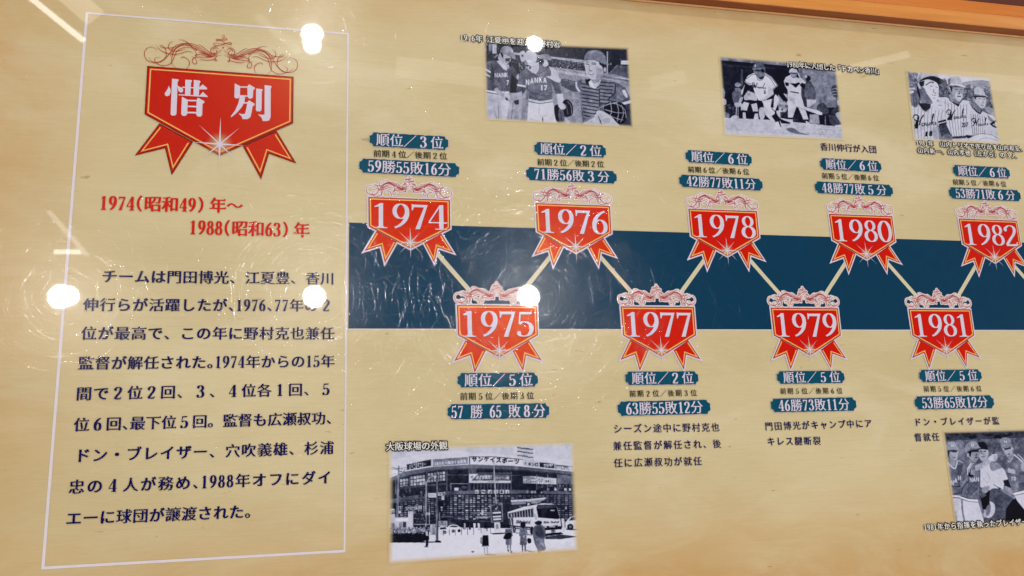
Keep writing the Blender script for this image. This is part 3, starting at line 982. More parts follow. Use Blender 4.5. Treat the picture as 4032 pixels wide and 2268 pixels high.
# left player
p.R(.07, 560, 470, 710, 890); p.P(.3, 590, 480, 700, 640, 660, 700, 590, 600)
p.P(.74, 225, 890, 560, 900, 530, 1290, 240, 1275); p.P(.82, 430, 1000, 560, 1010, 525, 1290, 470, 1285)
p.S(.7, 560, 1010, 640, 960, 735, 960, 720, 1280, 560, 1280); p.L(.45, 8, 620, 1020, 590, 1280); p.L(.5, 7, 340, 1080, 385, 1280); p.L(.45, 9, 405, 1080, 410, 1270)
p.P(.36, 205, 445, 400, 425, 470, 520, 520, 575, 575, 510, 595, 560, 565, 880, 230, 862)
p.P(.26, 300, 560, 360, 600, 330, 800, 280, 720); p.P(.25, 520, 600, 590, 560, 570, 880, 500, 860, al=.7)
p.L(.14, 12, 300, 470, 340, 640, 300, 700); p.L(.25, 8, 400, 700, 470, 860); p.L(.5, 9, 240, 470, 340, 455)
p.P(.86, 205, 530, 300, 590, 296, 612, 205, 560); p.P(.78, 205, 600, 290, 650, 286, 665, 205, 630)
p.P(.32, 215, 670, 290, 700, 380, 800, 340, 860, 225, 820); p.L(.1, 14, 215, 660, 300, 700)
p.P(.80, 380, 440, 480, 555, 520, 575, 530, 540, 490, 480, 440, 420)
p.S(.72, 425, 330, 450, 300, 560, 370, 585, 420, 550, 470, 500, 490, 440, 440, 400, 400); p.P(.10, 425, 300, 445, 300, 480, 350, 470, 400, 452, 375)
p.P(.10, 510, 400, 580, 395, 560, 460, 520, 470, 505, 440, al=.8); p.P(.85, 520, 440, 556, 448, 545, 462, 522, 456)
p.S(.60, 430, 305, 460, 240, 530, 223, 590, 250, 620, 300, 658, 412, 600, 398, 520, 350, 460, 322); p.L(.35, 8, 450, 318, 540, 350, 600, 390); p.E(.8, 602, 300, 11, 22)
p.L(.55, 20, 345, 395, 400, 345)
p.P(.9, 232, 850, 420, 880, 560, 870, 560, 896, 420, 905, 232, 875); p.L(.12, 8, 232, 882, 400, 912)
for k, c in enumerate('NANK'):
    p.T(.88, c, 350 + k * 50, 668 - k * 2, 78, 398 + k * 50, bold=.06)
p.T(.88, '7', 520, 775, 88, 562, bold=.06)
# background head and catcher's hand
p.S(.74, 710, 330, 740, 295, 780, 300, 800, 400, 760, 450, 725, 430); p.P(.3, 735, 340, 765, 350, 760, 380, 735, 375)
p.S(.15, 690, 470, 740, 450, 790, 520, 760, 600, 700, 600); p.patches(700, 460, 780, 580, 20, .3, .9, 9, 12)
p.P(.72, 660, 650, 700, 610, 700, 700, 670, 700)
# middle player
p.P(.70, 640, 900, 760, 860, 800, 960, 600, 1010, 540, 950)
p.P(.44, 850, 520, 1000, 480, 1130, 540, 1220, 640, 1280, 760, 1310, 905, 1225, 910, 1170, 760, 1175, 1020, 845, 1000, 815, 790, 745, 910, 660, 860, 690, 700, 720, 590)
p.P(.34, 1150, 620, 1240, 740, 1300, 900, 1230, 910, 1170, 760); p.P(.28, 660, 850, 700, 800, 815, 830, 750, 915)
for a, b, c, d in ((840, 880, 1160, 930), (850, 940, 1120, 985), (830, 840, 960, 900), (1030, 860, 1165, 830), (900, 620, 1100, 560), (740, 620, 800, 760)):
    p.L(.30, 12, a, b, (a + c) / 2, (b + d) / 2 + 14, c, d, al=.6); p.L(.55, 7, a, b - 14, (a + c) / 2, (b + d) / 2, c, d - 16, al=.6)
p.P(.9, 672, 765, 800, 790, 795, 812, 670, 790); p.L(.14, 9, 815, 790, 815, 990)
p.P(.86, 840, 975, 1000, 1010, 1178, 985, 1180, 1012, 1000, 1040, 842, 1005); p.L(.1, 6, 845, 1012, 1000, 1046, 1178, 1016)
p.P(.9, 835, 1022, 1000, 1050, 1185, 1022, 1215, 1150, 1255, 1335, 815, 1315); p.L(.6, 6, 990, 1060, 990, 1210, 1080, 1220); p.P(.2, 1030, 1240, 1042, 1240, 1050, 1320, 1030, 1318); p.L(.75, 8, 830, 1260, 980, 1290)
p.P(.80, 815, 540, 860, 490, 985, 450, 985, 560, 940, 625, 880, 600); p.P(.40, 850, 500, 880, 520, 860, 560, 840, 545)
p.E(.78, 865, 390, 92, 112); p.P(.5, 790, 420, 830, 470, 800, 500, 770, 460); p.E(.9, 850, 440, 40, 20)
p.P(.66, 740, 870, 640, 900, 560, 940, 540, 985, 600, 1000, 760, 940); p.S(.8, 420, 900, 470, 870, 560, 920, 570, 980, 500, 1005, 430, 950)
p.P(.62, 370, 800, 420, 850, 500, 910, 470, 950, 400, 910, 340, 850); p.L(.15, 12, 320, 860, 350, 820, 400, 800); p.P(.1, 512, 950, 545, 990, 530, 1004, 505, 980)
for k in range(4): p.L(.35, 4, 440 + k * 30, 920 + k * 12, 470 + k * 26, 985 + k * 4)
p.L(.45, 12, 620, 1010, 640, 1040); p.P(.22, 630, 1000, 700, 990, 695, 1055, 645, 1060)
for k, (c, yy) in enumerate(zip('NANKA', (770, 752, 742, 738, 742))): p.T(.9, c, 795 + k * 62, yy, 92, 850 + k * 62, bold=.07)
p.T(.9, '1', 1010, 850, 95, 1040, bold=.06); p.T(.9, '7', 1052, 850, 95, 1110, bold=.06)
# man behind him
p.P(.78, 1120, 510, 1200, 540, 1260, 610, 1280, 720, 1230, 700, 1160, 590); p.S(.78, 1020, 430, 1090, 420, 1120, 490, 1060, 520); p.P(.15, 1015, 415, 1060, 425, 1050, 480, 1020, 460)
p.S(.55, 985, 400, 1010, 350, 1080, 337, 1150, 370, 1158, 428, 1060, 408)
# his arm and glove
p.P(.84, 1240, 905, 1325, 905, 1340, 1040, 1375, 1110, 1340, 1140, 1270, 1090, 1250, 1030)
p.P(.60, 1175, 905, 1240, 905, 1250, 1080, 1200, 1100, 1180, 1000); p.S(.08, 1330, 1010, 1400, 990, 1460, 1060, 1470, 1160, 1440, 1220, 1350, 1230, 1300, 1150); p.S(.06, 1200, 1100, 1260, 1060, 1320, 1150, 1290, 1330, 1230, 1290)
p.L(.6, 10, 1390, 1010, 1440, 1080, 1450, 1190); p.L(.5, 8, 1370, 1050, 1400, 1200); p.S(.42, 1270, 1130, 1320, 1120, 1350, 1270, 1300, 1320, 1265, 1250); p.L(.15, 8, 1290, 1150, 1310, 1290); p.P(.8, 1350, 1240, 1420, 1290, 1430, 1335, 1370, 1330)
p.S(.84, 1260, 1060, 1330, 1040, 1370, 1100, 1330, 1130, 1280, 1110)
# catcher
p.P(.40, 1280, 700, 1340, 690, 1500, 725, 1620, 705, 1640, 880, 1480, 880, 1350, 820, 1290, 760); p.L(.30, 12, 1300, 780, 1450, 850, 1560, 870); p.L(.55, 10, 1330, 705, 1480, 745)
p.P(.85, 1500, 740, 1530, 725, 1530, 800, 1580, 870, 1555, 885, 1510, 820)
p.S(.84, 1085, 655, 1150, 650, 1160, 560, 1185, 560, 1215, 640, 1290, 690, 1285, 740, 1230, 735, 1160, 700)
p.P(.38, 1600, 720, 1900, 700, 2080, 740, 2210, 810, 2310, 1000, 2330, 1390, 1620, 1390, 1570, 1000, 1575, 850)
p.P(.28, 2050, 1100, 2330, 1060, 2330, 1390, 2100, 1390); p.P(.5, 2080, 800, 2150, 820, 2230, 940, 2180, 1010, 2090, 960); p.S(.85, 2170, 860, 2210, 850, 2250, 940, 2230, 960, 2190, 910)
p.P(.88, 2120, 1045, 2305, 990, 2315, 1030, 2150, 1075); p.L(.12, 10, 2120, 1080, 2320, 1050)
p.P(.52, 1600, 700, 1720, 710, 1700, 800, 1860, 830, 1860, 1080, 1840, 1180, 1640, 1300, 1570, 1000, 1575, 850); p.P(.50, 1840, 700, 2030, 720, 2080, 780, 2060, 900, 1980, 960, 1950, 1060, 1850, 1040)
for k in range(11):
    y = 760 + k * 50
    p.L(.13, 15, 1590 + (k > 5) * (k - 5) * 8, y, 1700, y + 18, 1838, y + 40)
    if k < 7: p.L(.13, 15, 1856, y - 26, 1950, y - 14, 2060 - k * 8, y - 8)
p.L(.08, 12, 1845, 830, 1850, 1100); p.L(.15, 16, 2075, 760, 2060, 890, 1965, 990); p.P(.08, 1640, 700, 1720, 690, 1700, 790, 1660, 770)
p.P(.92, 1690, 740, 1750, 690, 1850, 700, 1880, 690, 1830, 790, 1780, 832, 1710, 800); p.L(.5, 8, 1760, 740, 1790, 800, 1850, 720)
p.P(.62, 1725, 690, 1890, 600, 1880, 700, 1790, 770, 1740, 740)
p.S(.80, 1636, 440, 1700, 410, 1830, 450, 1890, 520, 1895, 620, 1830, 690, 1740, 700, 1670, 650, 1650, 580); p.P(.66, 1800, 520, 1895, 560, 1890, 650, 1800, 700)
p.P(.10, 1850, 440, 1930, 480, 1945, 540, 1910, 620, 1888, 520, 1840, 480); p.E(.70, 1925, 560, 20, 34); p.L(.12, 9, 1650, 478, 1700, 488); p.L(.12, 9, 1735, 480, 1800, 486); p.L(.2, 8, 1655, 455, 1700, 452); p.L(.2, 8, 1740, 462, 1800, 470)
p.L(.5, 9, 1705, 500, 1700, 560, 1730, 575); p.L(.25, 7, 1700, 576, 1745, 580); p.L(.3, 8, 1680, 605, 1730, 632, 1775, 605); p.L(.96, 10, 1690, 606, 1730, 618, 1765, 608)
p.S(.56, 1640, 440, 1640, 360, 1690, 300, 1790, 280, 1880, 310, 1930, 370, 1945, 450, 1990, 488, 1940, 490, 1820, 445, 1720, 415); p.L(.34, 9, 1660, 420, 1780, 420, 1900, 478); p.L(.66, 12, 1690, 330, 1780, 300, 1860, 330)
p.S(.06, 1920, 1060, 2060, 1010, 2200, 1060, 2240, 1200, 2180, 1330, 2060, 1310, 1940, 1200)
for a in ((1900, 1080, 2050, 1040, 2200, 1120, 2230, 1250), (1830, 1110, 1960, 1060, 2110, 1020), (2000, 1010, 2020, 1150, 1990, 1230), (2090, 1030, 2120, 1150, 2100, 1300), (1930, 1130, 2070, 1170, 2220, 1180), (2160, 1060, 2190, 1180, 2150, 1310), (1960, 1200, 2100, 1260, 2190, 1280)): p.L(.62, 11, *a)
p.S(.80, 1612, 1330, 1660, 1270, 1790, 1200, 1810, 1150, 1880, 1150, 1990, 1210, 2070, 1290, 2110, 1390, 1620, 1400); p.P(.55, 1610, 1300, 1660, 1262, 1760, 1215, 1780, 1230, 1640, 1310)
for k in range(9): p.L(.25, 4, 1625 + k * 18, 1290 - k * 9, 1640 + k * 18, 1310 - k * 9)
p.L(.25, 9, 1830, 1220, 1850, 1280, 1870, 1330); p.L(.35, 8, 1860, 1280, 1880, 1350); p.E(.5, 1950, 1290, 60, 40, al=.4)
p.grain(.022); p.blur(n=1)
place(p, ((192, 148), (2268, 238), (2336, 1392), (224, 1280)), from_close(1850, 120, 3.622), 'black and white photograph of ball players shaking hands beside a smiling catcher', 52)

# --- 1980: batter leaving the box
p = Pic(100, 60, 2130, 1440, bg=.10)
p.P(.50, 100, 60, 2130, 230, 2130, 260, 1200, 240, 130, 150); p.patches(120, 80, 1200, 190, 60, .40, .62, 40, 6, .5, .08)
p.P(.08, 110, 155, 1200, 240, 1400, 290, 1400, 1100, 180, 1060, tex=.015)
p.P(.16, 120, 200, 1000, 270, 1000, 290, 120, 255); p.P(.16, 150, 260, 640, 300, 640, 620, 180, 620, al=.6)
p.R(.34, 466, 295, 500, 560)
p.P(.55, 1380, 270, 2000, 330, 2110, 900, 1420, 900, tex=.02); p.P(.48, 1500, 760, 2080, 780, 2100, 900, 1500, 900, al=.7); p.P(.42, 1800, 400, 1990, 350, 1995, 400, 1850, 420, al=.5)
p.P(.35, 1400, 290, 1440, 290, 1500, 900, 1440, 900, al=.5)
p.P(.80, 190, 1060, 900, 1095, 1500, 1150, 2110, 1210, 2130, 1440, 200, 1440); p.patches(230, 1090, 2090, 1400, 420, .62, .90, 60, 5, .45, .06)
p.P(.9, 200, 1260, 1400, 1340, 2120, 1400, 2120, 1440, 200, 1440, al=.5)
p.S(.30, 1190, 1240, 1290, 1220, 1400, 1290, 1560, 1330, 1380, 1325, 1250, 1290, al=.7); p.L(.45, 7, 1500, 1300, 1800, 1330, al=.6); p.L(.5, 5, 1700, 1240, 2080, 1270, al=.5)
# bench people
p.S(.5, 170, 600, 215, 640, 210, 740, 165, 740); p.S(.72, 170, 760, 235, 780, 230, 860, 170, 860); p.P(.12, 180, 860, 330, 850, 400, 1060, 200, 1050); p.patches(200, 850, 480, 1050, 26, .08, .45, 30, 22); p.S(.5, 200, 980, 270, 1000, 280, 1055, 205, 1055)
p.S(.42, 330, 680, 380, 630, 460, 640, 500, 760, 450, 850, 360, 830); p.S(.5, 370, 600, 420, 580, 470, 620, 460, 650, 400, 650); p.E(.62, 420, 540, 48, 34); p.P(.18, 375, 575, 470, 570, 470, 590, 380, 592)
p.S(.72, 370, 830, 470, 830, 480, 880, 390, 890); p.L(.7, 16, 400, 880, 395, 1050); p.L(.6, 12, 425, 880, 425, 1050); p.S(.8, 320, 1050, 380, 1020, 440, 1060, 330, 1075)
p.S(.80, 520, 700, 590, 650, 690, 680, 730, 780, 650, 800, 540, 800); p.P(.10, 500, 785, 620, 780, 735, 800, 740, 840, 600, 840, 500, 830); p.S(.66, 565, 640, 610, 640, 620, 700, 570, 700)
p.P(.84, 470, 870, 520, 810, 600, 830, 560, 960, 470, 950); p.P(.82, 630, 850, 720, 830, 745, 960, 665, 970); p.P(.84, 500, 970, 540, 960, 550, 1080, 500, 1070); p.P(.84, 690, 1000, 740, 980, 750, 1090, 670, 1090); p.P(.1, 480, 940, 560, 950, 560, 980, 490, 980); p.P(.1, 670, 960, 740, 965, 740, 995, 680, 1000)
p.S(.78, 755, 930, 830, 900, 850, 1000, 830, 1080, 780, 1100); p.S(.7, 1060, 700, 1180, 690, 1220, 760, 1190, 960, 1080, 960); p.patches(1050, 700, 1220, 1050, 24, .15, .85, 34, 26); p.S(.8, 1030, 960, 1100, 950, 1130, 1010, 1080, 1060)
p.P(.14, 1090, 970, 1240, 980, 1500, 1000, 1500, 1150, 1100, 1080, al=.8)
# right people
p.P(.22, 1420, 560, 1500, 520, 1520, 900, 1440, 860); p.S(.38, 1480, 560, 1520, 500, 1610, 530, 1660, 740, 1560, 790, 1490, 740, tex=.03); p.P(.80, 1510, 770, 1660, 780, 1640, 900, 1520, 900); p.E(.10, 1535, 440, 42, 46); p.P(.25, 1500, 480, 1590, 490, 1580, 530, 1500, 520); p.E(.8, 1500, 410, 20, 22)
p.S(.55, 1560, 900, 1640, 830, 1740, 840, 1700, 930, 1600, 960); p.S(.30, 1690, 860, 1790, 830, 1860, 960, 1800, 1010, 1680, 960, tex=.04); p.P(.12, 1400, 980, 1900, 1020, 1860, 1040, 1400, 1000)
p.P(.08, 1700, 1030, 1880, 1040, 1870, 1190, 1720, 1170); p.P(.62, 1560, 1010, 1700, 1010, 1720, 1160, 1560, 1150, tex=.05); p.R(.5, 1800, 1040, 1815, 1170)
# second batter
p.P(.86, 1150, 480, 1180, 420, 1260, 380, 1340, 420, 1440, 450, 1500, 500, 1430, 560, 1420, 700, 1480, 900, 1540, 1090, 1460, 1090, 1360, 860, 1290, 1060, 1215, 1060, 1215, 780, 1210, 620, 1170, 560)
p.P(.5, 1240, 740, 1330, 760, 1320, 850, 1260, 860, al=.4); p.P(.10, 1170, 500, 1230, 510, 1225, 560, 1180, 560); p.P(.06, 1245, 515, 1330, 520, 1390, 500, 1410, 520, 1340, 590); p.P(.06, 1400, 540, 1440, 510, 1490, 530, 1480, 610, 1430, 580)
p.S(.60, 1250, 360, 1340, 350, 1350, 410, 1310, 440, 1265, 410); p.S(.80, 1235, 350, 1245, 300, 1290, 275, 1340, 300, 1350, 350, 1290, 352); p.P(.12, 1245, 345, 1340, 350, 1340, 368, 1250, 362)
p.L(.78, 20, 1335, 290, 1380, 370, 1430, 480); p.E(.85, 1420, 470, 28, 36); p.P(.15, 1250, 640, 1390, 660, 1390, 682, 1255, 662, al=.8); p.P(.12, 1220, 1060, 1290, 1062, 1280, 1090, 1225, 1085); p.P(.85, 1500, 1110, 1560, 1150, 1580, 1190, 1500, 1180); p.P(.1, 1480, 1085, 1540, 1090, 1545, 1120, 1490, 1115)
# catcher at the right edge
p.S(.30, 1890, 620, 1930, 560, 2000, 545, 2030, 600, 2030, 720, 1960, 745, 1920, 700); [p.L(.7, 8, *a) for a in ((1895, 620, 1960, 600, 2025, 615), (1900, 660, 1960, 645, 2025, 665), (1920, 700, 1970, 690, 2025, 700))]
p.P(.78, 1990, 800, 2040, 760, 2070, 880, 2000, 860); p.P(.28, 1900, 960, 2000, 870, 2070, 880, 2060, 1010, 1950, 1030, 1890, 1010); p.S(.35, 1870, 1020, 2000, 1030, 2060, 1080, 1990, 1170, 1890, 1150, tex=.04); p.S(.78, 1970, 1000, 2070, 980, 2090, 1130, 2040, 1120); p.P(.85, 1960, 1180, 2070, 1170, 2090, 1210, 1970, 1200); p.P(.1, 1880, 1000, 1960, 1010, 1960, 1025, 1890, 1020)
# bat
p.P(.86, 1240, 820, 1330, 850, 1700, 950, 1760, 985, 1760, 1020, 1700, 1015, 1310, 880, 1230, 855); p.L(.45, 5, 1330, 880, 1700, 1015)
# main batter
p.P(.90, 800, 800, 980, 760, 1020, 690, 1080, 760, 1050, 860, 1010, 960, 1000, 1020, 960, 1035, 900, 970, 850, 880); p.P(.84, 820, 830, 960, 1030, 1010, 1110, 960, 1120, 860, 1020)
p.P(.08, 955, 1035, 1030, 985, 1070, 1060, 1110, 1210, 1080, 1200, 1020, 1130); p.P(.08, 1070, 1060, 1250, 1130, 1260, 1160, 1110, 1150); p.P(.90, 1030, 1130, 1060, 1120, 1110, 1240, 980, 1255, 1000, 1225); p.P(.85, 1070, 1060, 1200, 1085, 1290, 1090, 1310, 1210, 1240, 1220, 1250, 1140, 1120, 1090)
p.P(.06, 960, 900, 990, 700, 1000, 690, 985, 910); p.P(.06, 940, 890, 970, 715, 980, 705, 962, 905); p.L(.1, 10, 955, 910, 1020, 980)
p.P(.92, 580, 400, 680, 350, 850, 350, 960, 420, 1060, 550, 980, 620, 990, 690, 870, 775, 800, 795, 750, 790, 700, 700, 650, 540, 600, 555, 530, 490)
p.P(.74, 900, 560, 985, 620, 985, 690, 880, 770, 760, 790, 900, 700, al=.6)
p.P(.06, 545, 530, 630, 560, 590, 620, 520, 720, 480, 730, 490, 660); p.P(.70, 460, 740, 510, 735, 470, 830, 430, 810); p.S(.8, 470, 640, 500, 600, 530, 540, 490, 700)
p.P(.06, 1005, 620, 1080, 575, 1120, 650, 1220, 790, 1200, 830, 1130, 780); p.S(.86, 1200, 800, 1260, 790, 1300, 840, 1230, 860)
for dx in (0, 26, 46): p.L(.08, 7, 975 + dx, 610 - dx * .1, 1055 + dx * .6, 540 + dx * .55)
for dx in (0, 20): p.L(.08, 7, 530 + dx * .4, 495 - dx, 570, 530 - dx, 635, 550 - dx)
p.L(.10, 8, 850, 365, 950, 430, 1045, 545); p.L(.12, 7, 845, 385, 930, 440, 1010, 560); p.L(.10, 7, 560, 450, 640, 385, 700, 375)
p.L(.08, 8, 712, 375, 735, 450, 780, 470, 825, 440, 845, 370); p.S(.06, 740, 410, 830, 400, 815, 440, 775, 455)
p.S(.52, 680, 300, 830, 290, 850, 350, 810, 410, 740, 420, 690, 370); p.P(.25, 690, 300, 790, 300, 780, 335, 690, 325); p.L(.25, 8, 720, 385, 760, 388); p.L(.7, 8, 700, 350, 730, 352)
p.S(.42, 655, 302, 680, 215, 745, 178, 810, 195, 845, 250, 855, 320, 830, 350, 795, 300, 720, 290); p.S(.10, 790, 290, 840, 300, 840, 345, 800, 340); p.L(.62, 12, 655, 300, 720, 285, 790, 290); p.E(.85, 698, 240, 8, 20)
p.L(.10, 9, 645, 530, 660, 510, 680, 520, 690, 590); p.L(.10, 9, 665, 590, 690, 540, 700, 590); p.L(.10, 9, 650, 512, 670, 575)
p.L(.10, 11, 675, 505, 690, 590); p.L(.10, 11, 730, 512, 700, 595); p.L(.1, 7, 640, 545, 720, 555)
for a in ((720, 585, 735, 570, 745, 595, 752, 575), (755, 575, 765, 598, 778, 575, 788, 598, 800, 572), (805, 600, 830, 555, 850, 515, 812, 590, 835, 575, 815, 590, 838, 605), (862, 580, 848, 590, 862, 605, 845, 612)): p.L(.10, 8, *a)
p.T(.08, '2', 825, 678, 62, 868, bold=.05)
p.grain(.022); p.blur(n=1)
place(p, ((112, 72), (1992, 226), (2112, 1425), (205, 1345)), from_close(2800, 200, 4.025), 'black and white photograph of a batter in a light uniform leaving the box', 60)

# --- 1981: three players in pinstripes
p = Pic(80, 50, 1540, 1180, step=2.2, bg=.88)
p.P(.45, 80, 60, 270, 130, 350, 500, 120, 560); p.patches(90, 90, 300, 460, 160, .22, .75, 24, 16, .7)
p.P(.60, 940, 250, 1100, 220, 1250, 210, 1380, 230, 1440, 600, 940, 520, tex=.03); p.P(.40, 560, 330, 700, 200, 760, 380, 1060, 330, 1440, 430, 1470, 760, 960, 620, 560, 520)
p.patches(560, 260, 760, 480, 120, .15, .65, 22, 15, .7); p.patches(940, 300, 1430, 640, 260, .15, .72, 26, 16, .7); p.P(.15, 640, 200, 690, 180, 690, 250, 650, 260, al=.5); p.P(.2, 1020, 290, 1060, 270, 1080, 350, 1020, 360, al=.7)
# left man
p.P(.86, 180, 700, 280, 540, 480, 560, 560, 580, 640, 700, 700, 800, 600, 900, 620, 1130, 210, 1100)
for k in range(9): p.L(.45, 7, 235 + k * 52, 600 + (k > 5) * 60, 225 + k * 50, 820, 240 + k * 46, 1100)
p.P(.5, 560, 900, 700, 860, 790, 1060, 780, 1160, 560, 1130, tex=.04)
p.P(.14, 580, 830, 700, 800, 715, 870, 600, 910); p.P(.85, 585, 858, 708, 830, 710, 842, 590, 872); p.P(.28, 590, 900, 700, 870, 790, 1050, 790, 1130, 660, 1130, 620, 1010); p.S(.5, 640, 1080, 700, 1020, 780, 1050, 790, 1150, 660, 1150)
p.P(.72, 500, 950, 580, 900, 610, 1130, 510, 1120)
p.P(.12, 270, 540, 330, 560, 475, 560, 470, 630, 400, 685, 340, 640); p.L(.6, 8, 275, 545, 330, 640, 400, 690, 470, 640); p.L(.08, 9, 285, 530, 345, 640, 402, 672, 462, 620)
p.S(.90, 350, 300, 460, 240, 580, 280, 592, 400, 580, 500, 500, 545, 420, 480, 360, 400); p.S(.44, 300, 300, 370, 330, 420, 420, 500, 550, 440, 570, 350, 540, 300, 430); p.P(.5, 290, 430, 330, 420, 420, 560, 330, 560); p.S(.80, 275, 260, 300, 260, 330, 330, 300, 340); p.P(.5, 300, 270, 330, 280, 335, 330, 315, 320)
p.P(.10, 300, 240, 380, 220, 370, 300, 330, 310, 300, 270); p.patches(330, 200, 375, 265, 10, .3, .9, 5, 5); p.P(.10, 260, 260, 290, 350, 320, 440, 310, 560, 270, 470); p.L(.12, 14, 395, 290, 470, 245, 520, 255); p.L(.15, 9, 465, 305, 500, 302); p.L(.35, 8, 540, 310, 580, 330)
p.L(.30, 9, 520, 350, 515, 390, 555, 420); p.L(.2, 8, 490, 435, 525, 445, 550, 440); p.L(.97, 9, 500, 445, 545, 455); p.L(.5, 8, 500, 480, 540, 485)
p.S(.78, 275, 150, 340, 85, 450, 80, 540, 110, 600, 180, 480, 160, 370, 190, 300, 240, 270, 210); p.P(.60, 270, 200, 330, 90, 345, 90, 330, 200, 300, 240); p.S(.08, 300, 235, 370, 180, 500, 152, 620, 190, 675, 240, 590, 290, 560, 250, 450, 205, 370, 215); p.L(.5, 7, 560, 250, 600, 285, 670, 245)
# arm on his shoulder
p.S(.42, 145, 370, 240, 370, 300, 470, 310, 530, 260, 620, 200, 600, 150, 470); p.E(.86, 180, 392, 42, 24, -.2); p.P(.8, 130, 330, 230, 325, 250, 350, 150, 360); [p.L(.15, 7, x, 480, x + 12, 560, x + 16, 600) for x in (170, 210, 250)]
# middle man
p.P(.88, 560, 470, 700, 470, 760, 490, 880, 600, 960, 510, 1060, 530, 1100, 640, 1090, 700, 1050, 760, 1010, 1060, 800, 1060, 740, 880, 700, 700, 640, 600); p.L(.55, 6, 580, 590, 650, 595); p.L(.6, 6, 560, 540, 640, 530); p.L(.6, 7, 690, 500, 690, 760)
for k in range(7): p.L(.45, 7, 735 + k * 46, 560 + (k > 3) * 20, 745 + k * 44, 800, 790 + k * 36, 1050)
p.P(.10, 735, 470, 790, 530, 870, 570, 910, 570, 890, 612, 820, 570, 750, 510); p.L(.1, 8, 1050, 540, 1100, 640, 1075, 680)
p.S(.62, 780, 310, 950, 320, 965, 400, 940, 500, 890, 540, 830, 500, 785, 420); p.S(.84, 850, 400, 900, 400, 945, 430, 940, 490, 890, 530, 840, 470); p.S(.55, 740, 350, 770, 350, 790, 400, 760, 410); p.P(.10, 745, 300, 960, 305, 960, 325, 800, 318, 790, 400, 770, 350); p.P(.12, 732, 370, 760, 410, 755, 430, 735, 420)
p.P(.55, 780, 420, 830, 500, 900, 560, 860, 570, 770, 500, 745, 440); p.L(.12, 9, 835, 355, 880, 350); p.L(.12, 9, 915, 355, 950, 352); p.L(.3, 8, 900, 370, 905, 415, 870, 425); p.L(.15, 14, 870, 455, 925, 458); p.P(.2, 880, 405, 920, 412, 900, 425)
p.S(.70, 735, 250, 745, 190, 810, 158, 890, 165, 930, 220, 935, 290, 840, 270, 760, 290); p.P(.40, 728, 200, 770, 180, 760, 290, 735, 300); p.S(.84, 745, 290, 830, 265, 940, 285, 1000, 318, 950, 325, 850, 295); p.L(.25, 7, 755, 296, 850, 296, 960, 325)
p.P(.25, 790, 1060, 1000, 1045, 1000, 1085, 800, 1095); p.P(.85, 800, 1098, 1040, 1085, 1050, 1130, 800, 1130)
# right man
p.P(.86, 1060, 700, 1100, 640, 1210, 730, 1250, 680, 1330, 720, 1460, 840, 1360, 900, 1300, 960, 1380, 1000, 1300, 1060, 1000, 1050, 1020, 800)
for k in range(7): p.L(.42, 7, 1075 + k * 34, 720 + (k > 3) * 30, 1085 + k * 34, 860, 1110 + k * 28, 1040)
for k in range(5): p.L(.25, 9, 1330 + k * 20, 730 + k * 22, 1350 + k * 22, 820 + k * 18)
p.P(.10, 1100, 620, 1160, 660, 1210, 700, 1240, 660, 1240, 690, 1215, 730, 1150, 690); p.P(.08, 1350, 870, 1470, 800, 1470, 830, 1400, 880, 1480, 920, 1440, 940); p.S(.6, 1290, 620, 1400, 640, 1450, 730, 1460, 800, 1400, 740, 1310, 680)
p.P(.8, 1260, 930, 1380, 900, 1500, 960, 1510, 1060, 1380, 1060, tex=.03); p.P(.9, 1060, 1060, 1300, 1010, 1500, 1050, 1530, 1170, 1100, 1170); p.L(.45, 8, 1060, 1080, 1200, 1020, 1400, 1040, 1520, 1120); p.L(.6, 7, 1160, 1130, 1300, 1080, 1500, 1130); p.P(.12, 1000, 1035, 1110, 1045, 1040, 1090, 1000, 1070)
p.S(.78, 1130, 460, 1290, 470, 1300, 560, 1280, 620, 1230, 635, 1170, 580, 1130, 530); p.P(.5, 1110, 500, 1150, 560, 1230, 650, 1180, 690, 1110, 620); p.P(.10, 1110, 440, 1300, 460, 1290, 475, 1160, 470, 1150, 510, 1130, 480); p.S(.6, 1098, 480, 1130, 480, 1135, 540, 1110, 540)
p.L(.15, 8, 1190, 495, 1230, 492); p.L(.15, 8, 1260, 500, 1290, 500); p.L(.3, 7, 1255, 520, 1262, 550, 1240, 560); p.L(.2, 10, 1225, 588, 1265, 592)
p.S(.78, 1120, 420, 1110, 370, 1150, 325, 1220, 325, 1270, 380, 1290, 440, 1200, 425); p.P(.35, 1090, 400, 1120, 345, 1130, 430, 1105, 450); p.S(.84, 1130, 440, 1220, 425, 1300, 440, 1335, 465, 1270, 455, 1180, 440); p.L(.25, 7, 1130, 448, 1220, 438, 1330, 470)
def hawks(x, y, s, g=.06):
    w = 20 * s
    for a in ((x, y - 70 * s, x + 30 * s, y - 120 * s, x + 80 * s, y - 100 * s, x + 70 * s, y - 40 * s, x + 20 * s, y - 60 * s), (x + 70 * s, y - 90 * s, x + 60 * s, y - 20 * s, x + 20 * s, y + 30 * s), (x + 150 * s, y - 120 * s, x + 110 * s, y - 60 * s, x + 90 * s, y + 20 * s)): p.L(g, w * .8, *a)
    p.L(g, w * .6, x + 50 * s, y - 30 * s, x + 110 * s, y - 40 * s)
    for k, a in enumerate(((0, 0, -22, 10, -20, 40, 5, 30, 12, 0, 12, 35), (30, 0, 30, 32, 50, 30, 52, 0, 55, 30, 78, 25, 82, -5), (96, 35, 110, -20, 135, -110, 118, -100, 108, -10, 128, -8, 112, 12, 140, 32), (165, -5, 150, 10, 168, 22, 150, 34))): p.L(g, w * .55, *[(x + 150 * s + v * s) if i % 2 == 0 else (y - 12 * s + v * s - (k * 3) * s) for i, v in enumerate(a)])
hawks(200, 870, 1.12); hawks(705, 770, .92); hawks(1085, 880, .78)
